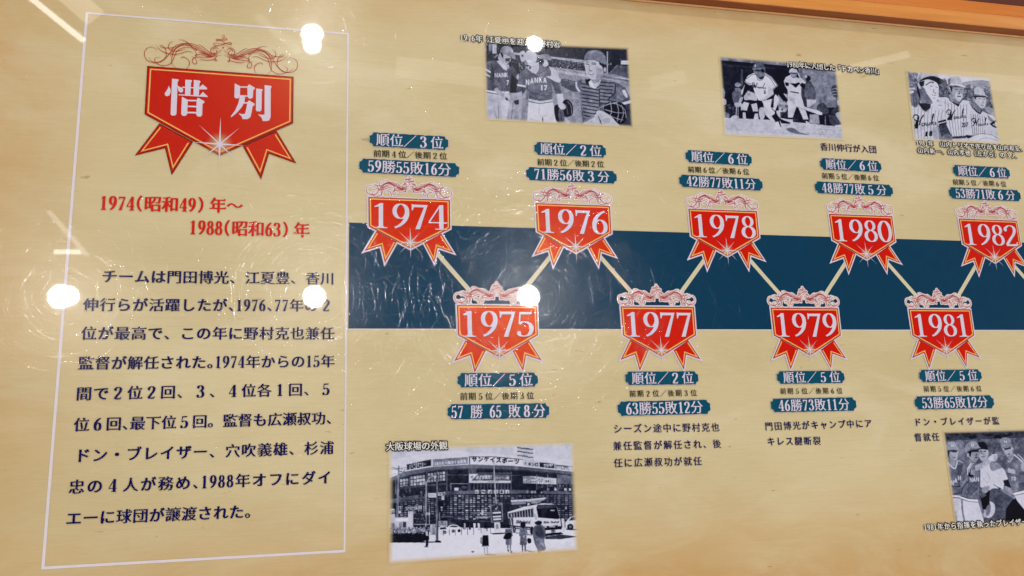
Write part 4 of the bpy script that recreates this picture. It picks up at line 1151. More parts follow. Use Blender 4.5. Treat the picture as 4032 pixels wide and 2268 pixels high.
p.P(.06, 230, 940, 250, 820, 290, 820, 285, 940); p.P(.06, 710, 815, 775, 740, 800, 740, 790, 815)
p.T(.08, '1', 380, 1055, 95, 430, bold=.05, slant=.12); p.T(.08, '8', 440, 1050, 100, 500, bold=.05, slant=.08); p.T(.15, '20', 935, 918, 95, 1000, bold=.03); p.T(.2, '7', 1000, 910, 90, 1040, bold=.02)
p.grain(.022); p.blur(n=1)
place(p, ((92, 60), (1372, 166), (1530, 1172), (212, 1120)), from_close(3540, 260, 3.813), 'black and white photograph of three players in pinstriped uniforms side by side', 56)

# --- stadium seen from the street
p = Pic(60, 90, 2110, 1410, bg=.95)
p.P(.86, 60, 90, 2100, 90, 2100, 420, 60, 420, tex=.01); p.P(.93, 60, 300, 700, 200, 2100, 300, 2060, 420, 60, 480, al=.6)
p.P(.15, 70, 540, 330, 440, 700, 400, 1000, 372, 1500, 390, 2060, 440, 2080, 1050, 1300, 1020, 600, 1010, 70, 1040, tex=.02)
p.P(.42, 70, 500, 250, 420, 550, 370, 950, 345, 1400, 360, 2060, 425, 2060, 460, 1500, 408, 1000, 388, 600, 408, 300, 462, 70, 545); p.P(.25, 70, 528, 300, 455, 600, 402, 1000, 382, 1500, 402, 2060, 455, 2060, 470, 1500, 415, 1000, 395, 600, 415, 300, 470, 70, 550)
p.P(.40, 75, 720, 300, 680, 700, 630, 1000, 615, 1500, 615, 2060, 635, 2060, 662, 1500, 652, 1000, 655, 700, 668, 300, 725, 75, 765)
# upper windows
for (x0, x1, y0, y1) in ((200, 290, 500, 600), (310, 468, 470, 580), (492, 680, 438, 540)):
    nx = int((x1 - x0) / 30)
    for i in range(nx):
        for j in range(3):
            xx = x0 + i * (x1 - x0) / nx; yy = y0 + j * (y1 - y0) / 3 - i * 4
            p.R(p.r.uniform(.55, .9), xx + 3, yy + 3, xx + (x1 - x0) / nx - 3, yy + (y1 - y0) / 3 - 4)
for x in (150, 300, 480, 690, 925, 1370): p.R(.40, x, 420 if x > 400 else 480, x + 12, 660)
for x in (1640, 1755, 1860, 1955, 2040): p.R(.42, x, 450, x + 12, 640)
p.P(.45, 1860, 450, 2040, 470, 2040, 560, 1865, 550); p.P(.30, 200, 580, 690, 540, 690, 560, 200, 605)
p.patches(200, 600, 680, 690, 40, .1, .6, 14, 16); p.patches(720, 570, 920, 620, 22, .08, .5, 24, 14); p.R(.85, 775, 592, 818, 622); p.R(.6, 730, 545, 920, 553); p.R(.6, 735, 545, 742, 620)
for k in range(12): p.R(.6, 945 + k * 36, 545, 949 + k * 36, 612)
p.R(.45, 920, 345, 1010, 430, al=.6); p.R(.5, 930, 430, 1370, 446, al=.6); p.patches(940, 400, 1360, 440, 10, .05, .15, 8, 8)
p.patches(1650, 560, 2050, 620, 34, .05, .6, 16, 12); [p.R(.85, x, 598, x + 24, 622) for x in (1830, 1935, 1985)]
# lower glazed wall
for r_ in range(13):
    for c_ in range(46):
        x = 200 + c_ * 40.5 + p.r.uniform(-2, 2); y = 668 + r_ * 22
        if x < 620: y += (620 - x) * .11
        if y > 920 or 1290 < x < 1420 and y > 690: continue
        br = p.r.uniform(.22, .56)
        if 690 < x < 1180 and p.r.random() < .62: br = p.r.uniform(.45, .85)
        elif p.r.random() < .16: br = p.r.uniform(.4, .65)
        p.R(br, x + 4, y + 4, x + 34, y + 17)
for k in range(24): p.R(.20, 690 + k * 61, 660, 697 + k * 61, 900, al=.8)
p.R(.30, 200, 755, 2060, 762, al=.5); p.patches(200, 880, 1290, 1010, 60, .02, .22, 60, 14, .7)
p.R(.45, 640, 888, 765, 905, tex=.1); p.R(.5, 805, 908, 885, 922, tex=.1); p.R(.6, 1000, 896, 1135, 916, tex=.1); p.P(.3, 880, 935, 1160, 940, 1160, 952, 880, 945); p.P(.55, 945, 850, 1160, 850, 1160, 862, 945, 865)
p.T(.82, '3', 1045, 868, 60, 1085, bold=.05, slant=.2); p.T(.8, '4', 1940, 820, 44, 1962, bold=.03)
p.T(.80, '文化会館', 252, 830, 46, 436, 812, bold=.02)
# signs on the rim
p.P(.22, 272, 345, 530, 290, 530, 360, 272, 405); [p.R(.8, 300 + i * 22, 352 - i * 4 + j * 18, 314 + i * 22, 362 - i * 4 + j * 18) for i in range(7) for j in range(3) if (i * j) % 3 != 2]; p.P(.10, 485, 320, 528, 312, 528, 352, 485, 362); p.patches(310, 325, 470, 345, 20, .7, .95, 8, 7)
p.P(.80, 530, 290, 552, 286, 552, 366, 530, 370); p.P(.52, 552, 292, 915, 266, 915, 338, 552, 366); p.T(.92, '21', 566, 352, 42, 606, 350); p.T(.92, '世紀へ躍進する南海', 606, 350, 38, 900, 324)
p.P(.93, 925, 262, 1200, 262, 1500, 290, 1495, 356, 1200, 335, 925, 340); p.P(.08, 930, 262, 1200, 262, 1500, 290, 1500, 297, 1200, 270, 930, 269); p.P(.2, 930, 262, 940, 262, 940, 342, 930, 342)
p.T(.06, 'サンケイスポーツ', 958, 320, 60, 1210, 322, bold=.045) if False else None
for k, c in enumerate('サンケイスポーツ'):
    xx = 958 + k * 64; yy = 312 + max(0, k - 2) * 5
    p.T(.07, c, xx, yy, 58, xx + 58, yy, bold=.045)
p.P(.84, 1500, 296, 1670, 312, 1668, 376, 1498, 358); p.T(.10, 'キンロ', 1552, 360, 46, 1664, 366, bold=.03); p.T(.2, '↑', 1515, 350, 40, 1545, bold=.02)
p.P(.22, 1674, 322, 1832, 338, 1832, 388, 1674, 374); p.T(.9, '西瓜タウン', 1700, 370, 30, 1826, 378, bold=.03) if False else p.patches(1705, 340, 1820, 372, 34, .75, .95, 9, 7)
p.P(.60, 1838, 345, 2030, 366, 2030, 412, 1838, 392); p.patches(1850, 368, 1985, 398, 30, .8, .95, 9, 7); p.P(.35, 1845, 348, 1975, 362, 1975, 372, 1845, 358); p.S(.85, 1985, 372, 2040, 380, 2050, 420, 2000, 415)
# middle banners
p.P(.92, 930, 446, 1025, 446, 940, 540, 930, 540); p.P(.34, 1025, 446, 1360, 455, 1365, 520, 950, 520); p.P(.86, 930, 517, 1370, 517, 1370, 541, 930, 541); p.T(.93, 'めざせ栄光！', 1000, 500, 46, 1185, 492, bold=.03, slant=.2); p.T(.86, '燃えろグリーン軍団', 1205, 500, 34, 1358, 502, bold=.02); p.patches(1000, 522, 1250, 534, 40, .3, .5, 8, 3); p.E(.6, 962, 478, 16, 16)
p.P(.62, 1500, 470, 1580, 466, 1855, 492, 1855, 558, 1500, 545); p.R(.9, 1508, 500, 1575, 520); p.patches(1510, 503, 1572, 516, 18, .1, .3, 6, 5); p.R(.88, 1585, 472, 1645, 488); p.R(.88, 1585, 500, 1645, 520); p.R(.88, 1585, 528, 1645, 545); p.patches(1588, 474, 1642, 543, 40, .1, .4, 6, 3); p.P(.9, 1655, 482, 1720, 486, 1720, 552, 1655, 548); p.patches(1660, 490, 1715, 545, 30, .2, .6, 5, 8); p.R(.93, 1725, 492, 1785, 548); p.T(.10, '吉本', 1732, 534, 30, 1780, bold=.03); p.R(.90, 1790, 492, 1852, 552); p.patches(1796, 510, 1846, 540, 14, .5, .7, 8, 3)
# symbol panels
for k, x in enumerate((992, 1062, 1130, 1196, 1258, 1316)): p.R(.84, x, 614, x + 38, 654)
p.T(.08, '←', 994, 650, 36, 1030, bold=.03); p.P(.15, 1068, 622, 1096, 630, 1096, 645, 1068, 636); p.P(.2, 1140, 650, 1160, 620, 1162, 650); p.P(.10, 1266, 618, 1286, 618, 1290, 650, 1262, 650, al=.8); p.P(.5, 1205, 622, 1224, 622, 1226, 650, 1205, 650); p.P(.35, 1325, 650, 1340, 620, 1345, 650)
p.P(.12, 1560, 618, 1712, 620, 1712, 655, 1560, 652); p.T(.85, 'WINS', 1568, 648, 34, 1640, bold=.03); p.T(.9, '→', 1680, 652, 34, 1712, bold=.03); p.R(.6, 1535, 618, 1556, 650)
# light tower
for j, y in enumerate((168, 208, 250)):
    for i in range(14): p.E(p.r.uniform(.08, .35), 1445 + i * 12, y + i * 1.6 + p.r.uniform(-3, 3), 7, 8)
for i in range(7): p.L(.72, 4, 1438 + i * 28, 150, 1445 + i * 27, 300); p.L(.72, 3, 1440, 180 + i * 18, 1612, 195 + i * 18)
# poles, lamps, signs in front
p.P(.5, 180, 360, 198, 362, 180, 1040, 150, 1040); p.L(.35, 7, 120, 375, 180, 390, 262, 380); p.L(.4, 6, 100, 390, 180, 400); p.patches(200, 370, 260, 430, 14, .2, .6, 14, 5); p.L(.4, 4, 75, 470, 160, 440); p.L(.7, 3, 600, 455, 1500, 462, al=.7)
p.P(.62, 470, 540, 486, 540, 480, 1000, 466, 1000); p.L(.72, 9, 395, 510, 440, 505, 470, 530, 478, 570); p.L(.7, 9, 482, 540, 520, 480, 580, 465); p.E(.8, 566, 470, 22, 8); p.E(.8, 412, 512, 22, 7)
p.P(.50, 590, 420, 606, 420, 604, 1150, 578, 1150); p.P(.25, 598, 440, 606, 440, 604, 1150, 596, 1150); p.S(.2, 575, 1150, 620, 1150, 640, 1170, 570, 1170)
p.R(.86, 502, 648, 583, 695); p.patches(510, 655, 578, 690, 24, .4, .7, 7, 4); p.R(.8, 598, 638, 680, 675); p.patches(604, 645, 676, 668, 18, .1, .5, 8, 5); p.R(.3, 628, 678, 672, 702); p.R(.85, 640, 680, 668, 720); p.R(.10, 612, 735, 660, 845); p.E(.75, 642, 800, 12, 12); p.E(.6, 642, 828, 11, 11); p.R(.12, 604, 735, 655, 765)
p.R(.6, 616, 850, 622, 1000); p.E(.5, 347, 848, 20, 20); p.R(.75, 325, 880, 370, 912); p.patches(330, 884, 366, 906, 16, .2, .5, 6, 3); p.R(.84, 185, 790, 212, 862); p.T(.15, '歌', 187, 812, 22, 209); p.T(.15, '舞', 187, 834, 22, 209); p.R(.9, 98, 815, 142, 862); p.T(.12, 'は', 102, 856, 38, 140, bold=.04); p.R(.85, 478, 855, 518, 880); p.T(.15, '←', 484, 878, 26, 512, bold=.03)
for x in (395, 450, 508): p.R(.75, x, 780, x + 7, 985)
# white buildings and hedge on the left
p.P(.82, 75, 870, 150, 870, 150, 905, 285, 905, 285, 842, 340, 842, 340, 1040, 75, 1040); p.P(.55, 190, 955, 225, 955, 225, 1015, 190, 1015); p.P(.25, 232, 950, 268, 950, 268, 1010, 232, 1010); p.P(.5, 105, 965, 145, 965, 145, 1030, 105, 1030); p.P(.95, 150, 920, 285, 915, 285, 940, 150, 945)
p.S(.18, 350, 870, 420, 840, 470, 900, 465, 980, 390, 985, 345, 950); p.patches(350, 850, 470, 980, 70, .05, .7, 9, 8); p.R(.6, 345, 975, 590, 984)
p.P(.55, 85, 1030, 520, 1015, 520, 1060, 85, 1070); p.patches(85, 1005, 510, 1060, 240, .2, .95, 12, 8); p.P(.06, 82, 1075, 505, 1060, 510, 1140, 420, 1165, 80, 1170); p.patches(85, 1060, 505, 1150, 110, .02, .3, 14, 8, .7); p.patches(85, 1050, 500, 1080, 40, .5, .9, 9, 5)
p.P(.12, 75, 1160, 620, 1160, 640, 1172, 75, 1172); p.R(.6, 520, 985, 576, 1090); p.R(.75, 520, 985, 545, 1088); p.R(.7, 608, 942, 700, 1000); p.patches(620, 950, 690, 985, 20, .2, .6, 10, 5); p.P(.3, 700, 915, 795, 920, 795, 990, 720, 985); p.R(.15, 740, 925, 790, 960)
# square
p.P(.97, 60, 1172, 640, 1172, 610, 1080, 860, 1030, 1300, 1020, 2100, 1010, 2100, 1410, 60, 1410)
p.P(.30, 620, 1070, 860, 1025, 860, 1035, 640, 1085, al=.5); p.patches(880, 965, 1060, 1010, 16, .05, .3, 8, 18)
for x in (885, 938, 1035): p.P(p.r.uniform(.05, .9), x - 8, 965, x + 8, 965, x + 12, 1035, x - 10, 1035)
p.P(.95, 975, 965, 1000, 965, 998, 1040, 980, 1040); p.E(.1, 985, 958, 8, 10); p.P(.9, 1020, 965, 1042, 970, 1045, 1030, 1026, 1030)
# cars
p.S(.92, 612, 1010, 660, 1000, 740, 1020, 770, 1050, 750, 1068, 620, 1078); p.P(.15, 625, 1012, 680, 1008, 690, 1028, 622, 1032); p.E(.1, 672, 1062, 18, 18); p.E(.6, 672, 1062, 8, 8)
p.S(.95, 700, 1010, 735, 985, 800, 985, 830, 1005, 862, 1020, 855, 1045, 790, 1052, 705, 1040); p.P(.18, 718, 1008, 745, 992, 800, 992, 815, 1008); p.E(.1, 765, 1050, 17, 17); p.E(.08, 825, 1046, 17, 16); p.E(.6, 765, 1050, 7, 7)
p.P(.9, 1945, 960, 2000, 900, 2090, 880, 2090, 1030, 1950, 1020); p.P(.15, 1985, 940, 2010, 905, 2080, 890, 2080, 930); p.E(.08, 2000, 1006, 34, 34); p.E(.5, 2000, 1006, 15, 15); p.P(.1, 1950, 1022, 2090, 1030, 2090, 1042, 1960, 1036); p.R(.5, 2062, 900, 2070, 940)
for k in range(6): p.R(.45, 655 + k * 64, 1040 - k * 6, 662 + k * 64, 1098 - k * 2)
for k in range(4): p.R(.45, 1055 + k * 33, 1020, 1061 + k * 33, 1070)
# sign pillar
p.P(.55, 1150, 765, 1280, 750, 1292, 950, 1165, 962); p.P(.20, 1165, 785, 1272, 770, 1283, 942, 1175, 952); p.R(.22, 1165, 762, 1272, 782); p.T(.6, 'OSAKA STADIUM', 1164, 782, 20, 1272, 776)
for k, y in enumerate((850, 890, 918)): p.P(.9, 1178 + k * 3, y, 1266 + k * 2, y - 6, 1266 + k * 2, y + 12, 1178 + k * 3, y + 18)
p.L(.8, 9, 1208, 808, 1216, 820, 1232, 792); p.patches(1190, 832, 1250, 838, 10, .6, .9, 5, 3)
p.P(.9, 1196, 960, 1256, 955, 1268, 1068, 1200, 1072); p.P(.6, 1212, 975, 1240, 974, 1242, 1025, 1214, 1026); p.P(.10, 1150, 1072, 1330, 1066, 1330, 1078, 1190, 1086); p.R(.72, 1190, 300, 1198, 520); p.P(.72, 1190, 380, 1200, 380, 1222, 760, 1212, 760)
# shelter and bus
p.P(.62, 1372, 722, 1560, 712, 1745, 695, 1745, 705, 1640, 765, 1380, 778); p.P(.88, 1372, 722, 1560, 714, 1745, 694, 1742, 708, 1560, 732, 1375, 740); p.P(.2, 1380, 770, 1640, 757, 1640, 768, 1380, 782); p.R(.12, 1535, 745, 1590, 785); p.T(.95, 'P', 1548, 780, 34, 1576, bold=.04); p.P(.2, 1290, 895, 1335, 895, 1335, 970, 1290, 975, tex=.1)
p.P(.90, 1338, 850, 1500, 795, 1640, 770, 1700, 758, 1800, 758, 1850, 770, 1890, 900, 1910, 1040, 1860, 1060, 1620, 1090, 1360, 1050)
p.P(.20, 1345, 862, 1610, 808, 1620, 900, 1350, 908)
for k in range(9): p.P(.75, 1372 + k * 29, 858 - k * 6, 1378 + k * 29, 857 - k * 6, 1384 + k * 29, 906, 1377 + k * 29, 906)
p.P(.08, 1640, 800, 1850, 775, 1890, 912, 1870, 925, 1665, 930); p.P(.25, 1640, 800, 1655, 770, 1845, 768, 1855, 780, 1850, 800, 1660, 815); p.P(.5, 1690, 830, 1760, 810, 1740, 920, 1690, 925, al=.25); p.R(.7, 1790, 825, 1835, 838)
p.P(.92, 1345, 910, 1640, 905, 1885, 925, 1890, 965, 1640, 975, 1350, 960); p.P(.35, 1345, 915, 1395, 905, 1400, 990, 1350, 985); p.P(.9, 1365, 912, 1372, 912, 1385, 990, 1378, 990); p.P(.25, 1350, 985, 1580, 1005, 1590, 1040, 1360, 1020); p.P(.75, 1350, 1000, 1580, 1022, 1580, 1030, 1355, 1008)
p.T(.10, 'Shin', 1425, 966, 44, 1490, 968, bold=.05, slant=.2); p.T(.10, 'Nankai', 1497, 968, 44, 1575, 970, bold=.05, slant=.2); p.T(.12, 'Shin Nankai', 1715, 968, 32, 1880, 962, bold=.05, slant=.2)
p.P(.10, 1700, 1000, 1905, 985, 1910, 1035, 1720, 1055); [p.E(.85, x, y, 9, 8) for x, y in ((1722, 1008), (1740, 1007), (1876, 992), (1893, 990))]; p.R(.7, 1778, 992, 1840, 1010); p.P(.95, 1690, 1045, 1910, 1030, 1910, 1050, 1690, 1068); p.R(.1, 1798, 1040, 1842, 1070); p.T(.9, '1271', 1800, 1066, 20, 1840)
p.E(.06, 1408, 1030, 17, 34); p.E(.5, 1408, 1030, 8, 18); p.E(.05, 1595, 1045, 20, 45); p.P(.08, 1640, 1085, 1900, 1060, 1930, 1080, 1700, 1110); p.P(.25, 1730, 1110, 1900, 1085, 2090, 1108, 1900, 1135, 1740, 1135); p.P(.4, 1330, 1050, 1600, 1085, 1600, 1100, 1400, 1070, al=.7)
p.P(.85, 1905, 920, 1935, 920, 1945, 1050, 1920, 1055); p.E(.15, 1915, 895, 8, 12); p.P(.7, 1625, 870, 1640, 870, 1650, 930, 1630, 930)
# people in front
def woman(x, y, s, top, skirt, sk=.55):
    p.E(.08, x, y, 17 * s, 24 * s); p.P(top, x - 40 * s, y + 30 * s, x + 34 * s, y + 28 * s, x + 46 * s, y + 110 * s, x - 46 * s, y + 120 * s); p.P(skirt, x - 30 * s, y + 95 * s, x + 30 * s, y + 92 * s, x + 36 * s, y + 210 * s, x - 38 * s, y + 212 * s)
    p.P(sk, x - 20 * s, y + 205 * s, x - 2 * s, y + 205 * s, x - 6 * s, y + 290 * s, x - 14 * s, y + 290 * s); p.P(sk, x + 6 * s, y + 205 * s, x + 24 * s, y + 205 * s, x + 26 * s, y + 285 * s, x + 16 * s, y + 285 * s)
woman(1104, 1000, 1.0, .93, .06, .72); p.L(.08, 8, 1115, 1010, 1122, 1050); p.S(.5, 1050, 1125, 1068, 1115, 1070, 1178, 1050, 1178); p.P(.55, 1085, 1292, 1150, 1290, 1225, 1296, 1215, 1308, 1110, 1305)
woman(1350, 1000, .92, .40, .48, .5); p.S(.06, 1292, 1120, 1320, 1075, 1372, 1070, 1375, 1125, 1310, 1136); p.E(.1, 1378, 1275, 9, 16); p.E(.1, 1345, 1255, 8, 12); p.P(.55, 1340, 1268, 1400, 1280, 1480, 1288, 1400, 1292)
woman(1505, 985, 1.0, .45, .40, .25); p.patches(1465, 1020, 1545, 1190, 60, .15, .8, 7, 7); p.S(.08, 1470, 985, 1490, 952, 1525, 965, 1522, 1010, 1490, 1015); p.S(.08, 1545, 1130, 1580, 1128, 1588, 1170, 1555, 1178); p.P(.4, 1485, 1235, 1580, 1260, 1640, 1268, 1580, 1275)
p.S(.42, 1600, 1050, 1640, 985, 1710, 990, 1740, 1060, 1725, 1160, 1740, 1240, 1680, 1260, 1630, 1200, tex=.05); p.S(.30, 1640, 1010, 1690, 1000, 1730, 1090, 1690, 1130, 1640, 1090); p.S(.10, 1622, 960, 1660, 940, 1700, 950, 1690, 980, 1640, 980); p.P(.45, 1650, 1240, 1690, 1240, 1692, 1290, 1660, 1290)
for k in range(6): p.L(.6, 5, 1640 + k * 14, 1130, 1650 + k * 15, 1240)
p.E(.1, 482, 1022, 11, 14); p.P(.12, 462, 1045, 510, 1042, 505, 1110, 500, 1205, 470, 1215, 475, 1150); p.P(.85, 470, 1050, 492, 1050, 500, 1100, 475, 1095); p.P(.25, 455, 1210, 500, 1212, 500, 1220, 460, 1220)
p.S(.25, 955, 1262, 985, 1260, 975, 1278, 960, 1275); p.patches(1700, 1170, 2080, 1240, 30, .82, .92, 90, 4, .6, -.1)
p.grain(.014)
place(p, ((72, 158), (2046, 100), (2094, 1262), (72, 1402)), from_close(1500, 1700, 2.684), 'black and white photograph of a large curved ball stadium behind a bus and pedestrians', 66)

# --- manager and players arguing, cut by the edge of the picture
p = Pic(300, 130, 1600, 1290, step=2.4, bg=.42)
p.patches(320, 160, 1560, 700, 170, .30, .58, 70, 60, .35); p.P(.22, 310, 170, 1600, 130, 1600, 225, 330, 280, al=.8); p.patches(330, 190, 1100, 240, 34, .04, .2, 50, 16, .8); p.S(.62, 470, 290, 540, 270, 570, 400, 510, 440, al=.4)
p.P(.46, 330, 400, 600, 400, 620, 560, 380, 540, al=.4); p.P(.3, 1200, 400, 1600, 380, 1600, 560, 1240, 560, al=.6)
# umpire's shirt and belly
p.P(.88, 750, 600, 850, 520, 960, 540, 1020, 600, 1080, 740, 1020, 780, 1010, 860, 850, 860, 750, 800); p.S(.55, 860, 520, 960, 530, 1000, 580, 960, 600, 880, 620, al=.8); p.L(.7, 8, 830, 640, 860, 720, 820, 760)
p.P(.10, 1010, 730, 1070, 715, 1100, 810, 1060, 830, 1030, 800); p.P(.60, 1030, 790, 1110, 820, 1140, 900, 1080, 880, 1020, 830)
p.S(.36, 850, 860, 940, 820, 1080, 880, 1200, 1000, 1260, 1200, 1240, 1300, 780, 1300, 830, 1080); p.S(.04, 1080, 1000, 1160, 930, 1280, 1010, 1340, 1150, 1340, 1300, 1080, 1300, 1040, 1100)
p.P(.55, 900, 770, 960, 800, 1150, 930, 1140, 945, 970, 830, 905, 785); p.P(.25, 955, 808, 985, 815, 980, 830, 960, 825)
p.P(.04, 740, 860, 860, 840, 850, 1000, 830, 1060, 780, 1060); p.S(.62, 770, 820, 830, 790, 860, 820, 820, 870, 780, 870); [p.L(.6, 7, 745 + k * 14, 870 - k * 8, 770 + k * 14, 930 - k * 8) for k in range(4)]
p.S(.84, 860, 970, 910, 1000, 915, 1090, 870, 1150, 820, 1150, 850, 1100, 870, 1040); p.S(.5, 810, 1060, 850, 1000, 870, 1060, 850, 1120, 815, 1130); p.P(.75, 790, 1060, 820, 1070, 820, 1150, 790, 1150)
# man 1
p.P(.46, 375, 520, 440, 490, 520, 500, 560, 540, 550, 920, 425, 915, 400, 640); p.P(.36, 480, 560, 560, 540, 550, 780, 500, 800); p.L(.9, 13, 375, 520, 420, 570, 465, 590, 490, 505); p.L(.75, 8, 500, 500, 560, 530)
p.S(.66, 385, 400, 490, 385, 495, 450, 475, 510, 430, 505, 395, 450); p.P(.60, 390, 480, 470, 500, 470, 570, 410, 560); p.P(.08, 372, 385, 500, 380, 480, 402, 400, 400, 395, 470, 375, 440); p.P(.2, 425, 400, 480, 398, 480, 412, 430, 412, al=.7); p.L(.2, 9, 440, 472, 470, 470); p.P(.9, 440, 478, 468, 478, 468, 486, 442, 486)
p.S(.60, 358, 370, 362, 310, 410, 288, 460, 295, 480, 340, 500, 382, 440, 385, 380, 392); p.L(.4, 6, 370, 388, 440, 382, 500, 386); p.T(.9, 'N', 415, 345, 38, 448, bold=.05)
for k, c in enumerate('NAN'): p.T(.9, c, 412 + k * 40, 778 - k * 28, 66, 450 + k * 40, 770 - k * 28, bold=.06)
p.L(.12, 9, 420, 800, 520, 800); p.L(.15, 8, 430, 890, 520, 870)
p.P(.92, 425, 896, 550, 905, 550, 930, 430, 920); p.L(.1, 7, 430, 922, 530, 932)
p.P(.84, 440, 930, 560, 935, 580, 1200, 470, 1200); p.P(.55, 450, 1080, 475, 1080, 490, 1200, 470, 1200, al=.7)
# face between
p.S(.74, 720, 380, 830, 370, 840, 450, 800, 510, 750, 490); p.P(.2, 730, 390, 760, 388, 758, 402, 732, 402); p.P(.2, 785, 392, 815, 390, 812, 404, 788, 404); p.L(.3, 8, 760, 460, 800, 462); p.S(.08, 700, 320, 740, 292, 800, 295, 835, 350, 830, 380, 780, 372, 730, 370); p.L(.4, 7, 765, 400, 768, 435)
# man 2 pointing
p.P(.50, 560, 530, 610, 490, 700, 520, 740, 640, 740, 700, 730, 960, 525, 930, 525, 740, 540, 600); p.P(.38, 620, 680, 735, 690, 730, 800, 640, 900, 600, 850); p.P(.06, 620, 620, 640, 600, 640, 660, 680, 675, 660, 690, 610, 680); p.P(.62, 640, 610, 690, 600, 690, 670, 640, 660)
p.P(.92, 640, 530, 655, 535, 615, 600, 610, 665, 600, 665, 602, 590); p.P(.85, 660, 540, 668, 545, 632, 600, 628, 640, 620, 640, 622, 598); p.L(.12, 9, 660, 690, 560, 800, 530, 880); p.L(.7, 8, 600, 700, 560, 760); p.L(.3, 9, 720, 820, 640, 900)
p.P(.74, 690, 560, 760, 530, 850, 470, 880, 510, 820, 560, 740, 610, 695, 618); p.S(.84, 840, 480, 880, 440, 935, 430, 945, 460, 935, 500, 890, 512); [p.L(.4, 5, 905, 446 + k * 15, 938, 450 + k * 15) for k in range(4)]; p.L(.9, 12, 880, 440, 935, 434)
p.S(.66, 615, 400, 740, 385, 735, 460, 700, 520, 650, 510, 620, 450); p.P(.08, 600, 400, 740, 368, 745, 378, 650, 410, 640, 460, 615, 440); p.P(.16, 660, 390, 735, 385, 730, 405, 665, 405); p.L(.15, 10, 685, 470, 718, 465); p.L(.3, 7, 700, 420, 712, 440, 690, 448); p.E(.75, 610, 440, 12, 22); p.P(.85, 620, 490, 650, 530, 690, 530, 670, 540, 630, 520)
p.S(.62, 575, 400, 580, 330, 630, 290, 700, 290, 740, 345, 760, 355, 700, 370, 640, 380, 600, 412); p.L(.4, 7, 595, 408, 660, 372, 750, 362); p.T(.9, 'N', 645, 340, 36, 680, bold=.05)
for k, c in enumerate('NAN'): p.T(.9, c, 628 + k * 36, 746 - k * 4, 66, 664 + k * 36, bold=.06)
p.P(.95, 525, 905, 620, 935, 728, 945, 725, 975, 620, 968, 522, 935); p.L(.1, 8, 525, 938, 620, 970, 725, 978); p.L(.1, 6, 525, 908, 620, 936, 728, 944)
p.P(.90, 530, 945, 620, 972, 730, 980, 780, 1150, 800, 1230, 480, 1220); p.P(.5, 530, 950, 550, 955, 555, 1060, 580, 1200, 560, 1200, 535, 1060); p.L(.65, 8, 740, 960, 790, 1150)
# coach at the right
p.P(.48, 1050, 520, 1140, 425, 1220, 460, 1280, 540, 1300, 840, 1120, 880, 1070, 700); p.P(.38, 1200, 640, 1300, 620, 1300, 840, 1180, 860, al=.7); p.L(.92, 13, 1140, 440, 1190, 480, 1240, 530); p.L(.15, 5, 1160, 430, 1215, 480); p.L(.92, 8, 1170, 430, 1220, 470, 1260, 520); p.L(.85, 10, 1060, 500, 1090, 515, 1140, 430)
p.S(.72, 1005, 360, 1110, 345, 1120, 400, 1110, 450, 1080, 480, 1050, 450, 1020, 400); p.P(.2, 1020, 365, 1100, 345, 1100, 368, 1030, 385); p.L(.2, 8, 1065, 432, 1095, 428); p.P(.62, 1060, 460, 1125, 420, 1130, 460, 1080, 510); p.E(.6, 1125, 380, 10, 22)
p.S(.60, 980, 300, 985, 255, 1030, 240, 1085, 255, 1110, 320, 1120, 340, 1050, 345, 1000, 362); p.L(.4, 7, 1000, 360, 1050, 345, 1120, 338); p.T(.9, 'N', 1022, 300, 36, 1055, bold=.05); p.S(.7, 1215, 560, 1240, 530, 1300, 540, 1300, 640, 1230, 620)
p.P(.82, 1065, 585, 1150, 610, 1150, 655, 1065, 640, al=.9); p.T(.85, '70', 1100, 730, 60, 1160, bold=.04); p.P(.95, 1125, 870, 1300, 830, 1300, 860, 1135, 898); p.L(.1, 7, 1128, 868, 1300, 828); p.P(.88, 1140, 905, 1300, 870, 1340, 1100, 1250, 1060, 1170, 960)
p.P(.4, 1300, 300, 1600, 300, 1600, 1200, 1340, 1100, 1300, 800, al=.6)
p.grain(.022); p.blur(n=1)
place(p, ((318, 165), (1520, 130), (1575, 1205), (462, 1245)), from_close(3600, 1640, 2.898), 'black and white photograph of four men in caps, one pointing, beside an umpire', 40)


# ------------------------------------------------------------------ frame round the panel
def wood(name, c1, c2, rough=.35):
    m = bpy.data.materials.new(name); m.use_nodes = True
    nt = m.node_tree; N = nt.nodes; p = N['Principled BSDF']
    geo = N.new('ShaderNodeNewGeometry'); mp = N.new('ShaderNodeMapping'); mp.inputs['Scale'].default_value = (1.0, 14, 14)
    nt.links.new(geo.outputs['Position'], mp.inputs['Vector'])
    n = N.new('ShaderNodeTexNoise'); n.inputs['Scale'].default_value = 6; n.inputs['Detail'].default_value = 7; n.inputs['Roughness'].default_value = .6; n.inputs['Distortion'].default_value = .6
    nt.links.new(mp.outputs['Vector'], n.inputs['Vector'])
    r = N.new('ShaderNodeMapRange'); r.inputs['From Min'].default_value = .3; r.inputs['From Max'].default_value = .72
    nt.links.new(n.outputs['Fac'], r.inputs['Value'])
    x = N.new('ShaderNodeMixRGB'); x.inputs['Color1'].default_value = c1; x.inputs['Color2'].default_value = c2
    nt.links.new(r.outputs['Result'], x.inputs['Fac']); nt.links.new(x.outputs['Color'], p.inputs['Base Color'])
    p.inputs['Roughness'].default_value = rough
    p.inputs['Coat Weight'].default_value = .6; p.inputs['Coat Roughness'].default_value = .15
    return m
WOOD = wood('varnished_orange_wood', seen(224, 152, 76), seen(204, 126, 54))
WOOD2 = wood('varnished_orange_wood_outer', seen(214, 128, 44), seen(196, 106, 34))
WDARK = wood('shaded_inner_wood', seen(150, 74, 26), seen(112, 48, 14), .5)  # darker colour carries the shade on the rail's inner face
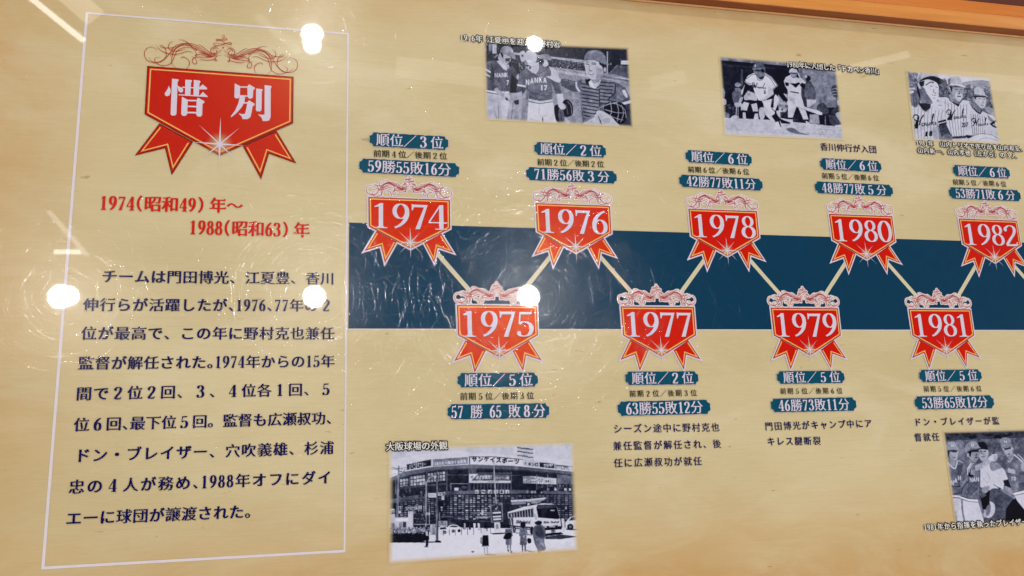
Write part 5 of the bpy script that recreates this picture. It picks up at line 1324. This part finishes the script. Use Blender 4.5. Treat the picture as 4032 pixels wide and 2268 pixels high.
fr = empty('panel_frame'); fr['label'] = 'raised varnished orange wooden frame along the top edge of the printed panel'; fr['category'] = 'frame'
def bar(name, y0, y1, z0, z1, mat, bev=.0006, zb=None):
    """long profile along x with softened upper edges; zb = height of its far edge"""
    zb = z1 if zb is None else zb
    prof = [(y0, z0), (y0, z1 - bev), (y0 + bev, z1), (y1 - bev, zb), (y1, zb - bev), (y1, z0)]
    n = len(prof); V = [(X0, y, z) for y, z in prof] + [(X1, y, z) for y, z in prof]
    T = [(i, (i + 1) % n, n + (i + 1) % n, n + i) for i in range(n)] + [tuple(range(n))[::-1], tuple(range(n, 2 * n))]
    return mesh(name, V, [t[::-1] for t in T], mat, fr)
TRIM = ink('pale_edge_trim', seen(226, 172, 122))
GAP = ink('shadow_gap_brown', seen(120, 84, 48))
bar('glazing_bead', .6398, .6426, -.012, .0012, TRIM, .0003)
bar('inner_lip', .6427, .6440, -.02, .0155, WDARK, .0003)
bar('rail', .6441, .6652, -.02, .0163, WOOD, .0010, .0168)
bar('outer_rail', .6653, .6860, -.02, .0166, WOOD2, .0012, .0158)

# dark ground beyond the frame
mg = bpy.data.materials.new('dark_brown_floor'); mg.use_nodes = True
pg = mg.node_tree.nodes['Principled BSDF']
ng = mg.node_tree.nodes.new('ShaderNodeTexNoise'); ng.inputs['Scale'].default_value = 9
rg = mg.node_tree.nodes.new('ShaderNodeValToRGB'); rg.color_ramp.elements[0].color = seen(80, 32, 12); rg.color_ramp.elements[1].color = seen(110, 48, 20)
mg.node_tree.links.new(ng.outputs['Fac'], rg.inputs['Fac']); mg.node_tree.links.new(rg.outputs['Color'], pg.inputs['Base Color'])
pg.inputs['Roughness'].default_value = .6
fl = mesh('floor', [(-6, -6, 0), (7, -6, 0), (7, 7, 0), (-6, 7, 0)], [(0, 1, 2, 3)], mg, None, -.75)
fl['kind'] = 'structure'

# ------------------------------------------------------------------ hairline scratches in the film
def scratch_mat():
    m = bpy.data.materials.new('polished_scratch'); m.use_nodes = True
    nt = m.node_tree; N = nt.nodes
    N.remove(N['Principled BSDF'])
    t = N.new('ShaderNodeBsdfTransparent'); g = N.new('ShaderNodeBsdfGlossy')
    g.inputs['Roughness'].default_value = .16; g.inputs['Color'].default_value = (.15, .16, .185, 1)
    a = N.new('ShaderNodeAddShader')
    nt.links.new(t.outputs[0], a.inputs[0]); nt.links.new(g.outputs[0], a.inputs[1])
    nt.links.new(a.outputs[0], N['Material Output'].inputs['Surface'])
    return m
def scratches(name, items, width):
    """each scratch is a thin ridge whose smooth sides catch a lamp only where it runs across the lamp's reflection"""
    V, Fc, Nn = [], [], []
    for (x, y, a, l, bend, w) in items:
        n = 5; pts = []
        for i in range(n):
            t = (i / (n - 1) - .5) * l
            aa = a + bend * t / l
            pts.append((x + math.cos(a) * t - math.sin(a) * bend * t * t / l * .5, y + math.sin(a) * t + math.cos(a) * bend * t * t / l * .5, aa))
        k = len(V)
        for i, (px, py, aa) in enumerate(pts):
            ww = w * (.25 if i in (0, n - 1) else 1.0)
            nx, ny = -math.sin(aa), math.cos(aa)
            for s, h in ((-1, 0), (0, .00006), (1, 0)):
                V.append((px + nx * ww * s, py + ny * ww * s, h))
                v = Vector((nx * s * .16, ny * s * .16, 1)).normalized(); Nn.append(v)
        for i in range(n - 1):
            for s in (0, 1):
                q = k + i * 3 + s
                Fc.append((q, q + 3, q + 4, q + 1))
    V = [(v[0], v[1], v[2]) for v in V]
    me = bpy.data.meshes.new(name); me.from_pydata(V, [], [f[::-1] for f in Fc] if False else Fc)
    me.update()
    if me.polygons[0].normal.z < 0: me.flip_normals()
    me.shade_smooth()
    me.normals_split_custom_set_from_vertices(Nn)
    me.materials.append(SCR)
    o = bpy.data.objects.new(name, me); COL.objects.link(o); o.parent = panel; o.location = (0, 0, .0022)
    o['kind'] = 'stuff'
    return o
SCR = scratch_mat()
it = []
r2 = np.random.default_rng(3)
for _ in range(900):      # all over, any direction
    x = r2.uniform(-.42, 1.12); y = r2.uniform(-.18, .63)
    it.append((x, y, r2.uniform(0, math.pi) if r2.random() < .6 else r2.normal(1.62, .22), r2.uniform(.004, .022) * (1 if r2.random() < .9 else 2.5), r2.normal(0, .03), r2.uniform(.00007, .00018)))
for _ in range(1300):      # more scratches put near the brightest lamp reflection to strengthen its glints
    x = r2.normal(.20, .15); y = r2.normal(.22, .11)
    if y > .62 or x < -.4: continue
    it.append((x, y, r2.uniform(0, math.pi), r2.uniform(.006, .034), r2.normal(0, .05), r2.uniform(.00007, .00020)))
for (cx, cy, n, rmax) in ((.258, .214, 620, .17), (-.006, .210, 300, .11), (-.279, .206, 170, .09), (-.012, .545, 60, .07), (.278, .562, 60, .07)):
    for _ in range(n):     # scratches added in rings round the lamp reflections to shape their glints
        r = .016 + (rmax - .016) * r2.random() ** .75; th = r2.uniform(0, 2 * math.pi); l = r2.uniform(.006, .030)
        x, y = cx + r * math.cos(th), cy + r * math.sin(th)
        if y > .62: continue
        it.append((x, y, th + math.pi / 2 + r2.normal(0, .10), l, l / r * r2.uniform(.6, 1.1), r2.uniform(.00007, .00017)))
scratches('fine_scratch_field', it, 0)


bpy.data.objects.remove(fobj); bpy.data.curves.remove(fcur)
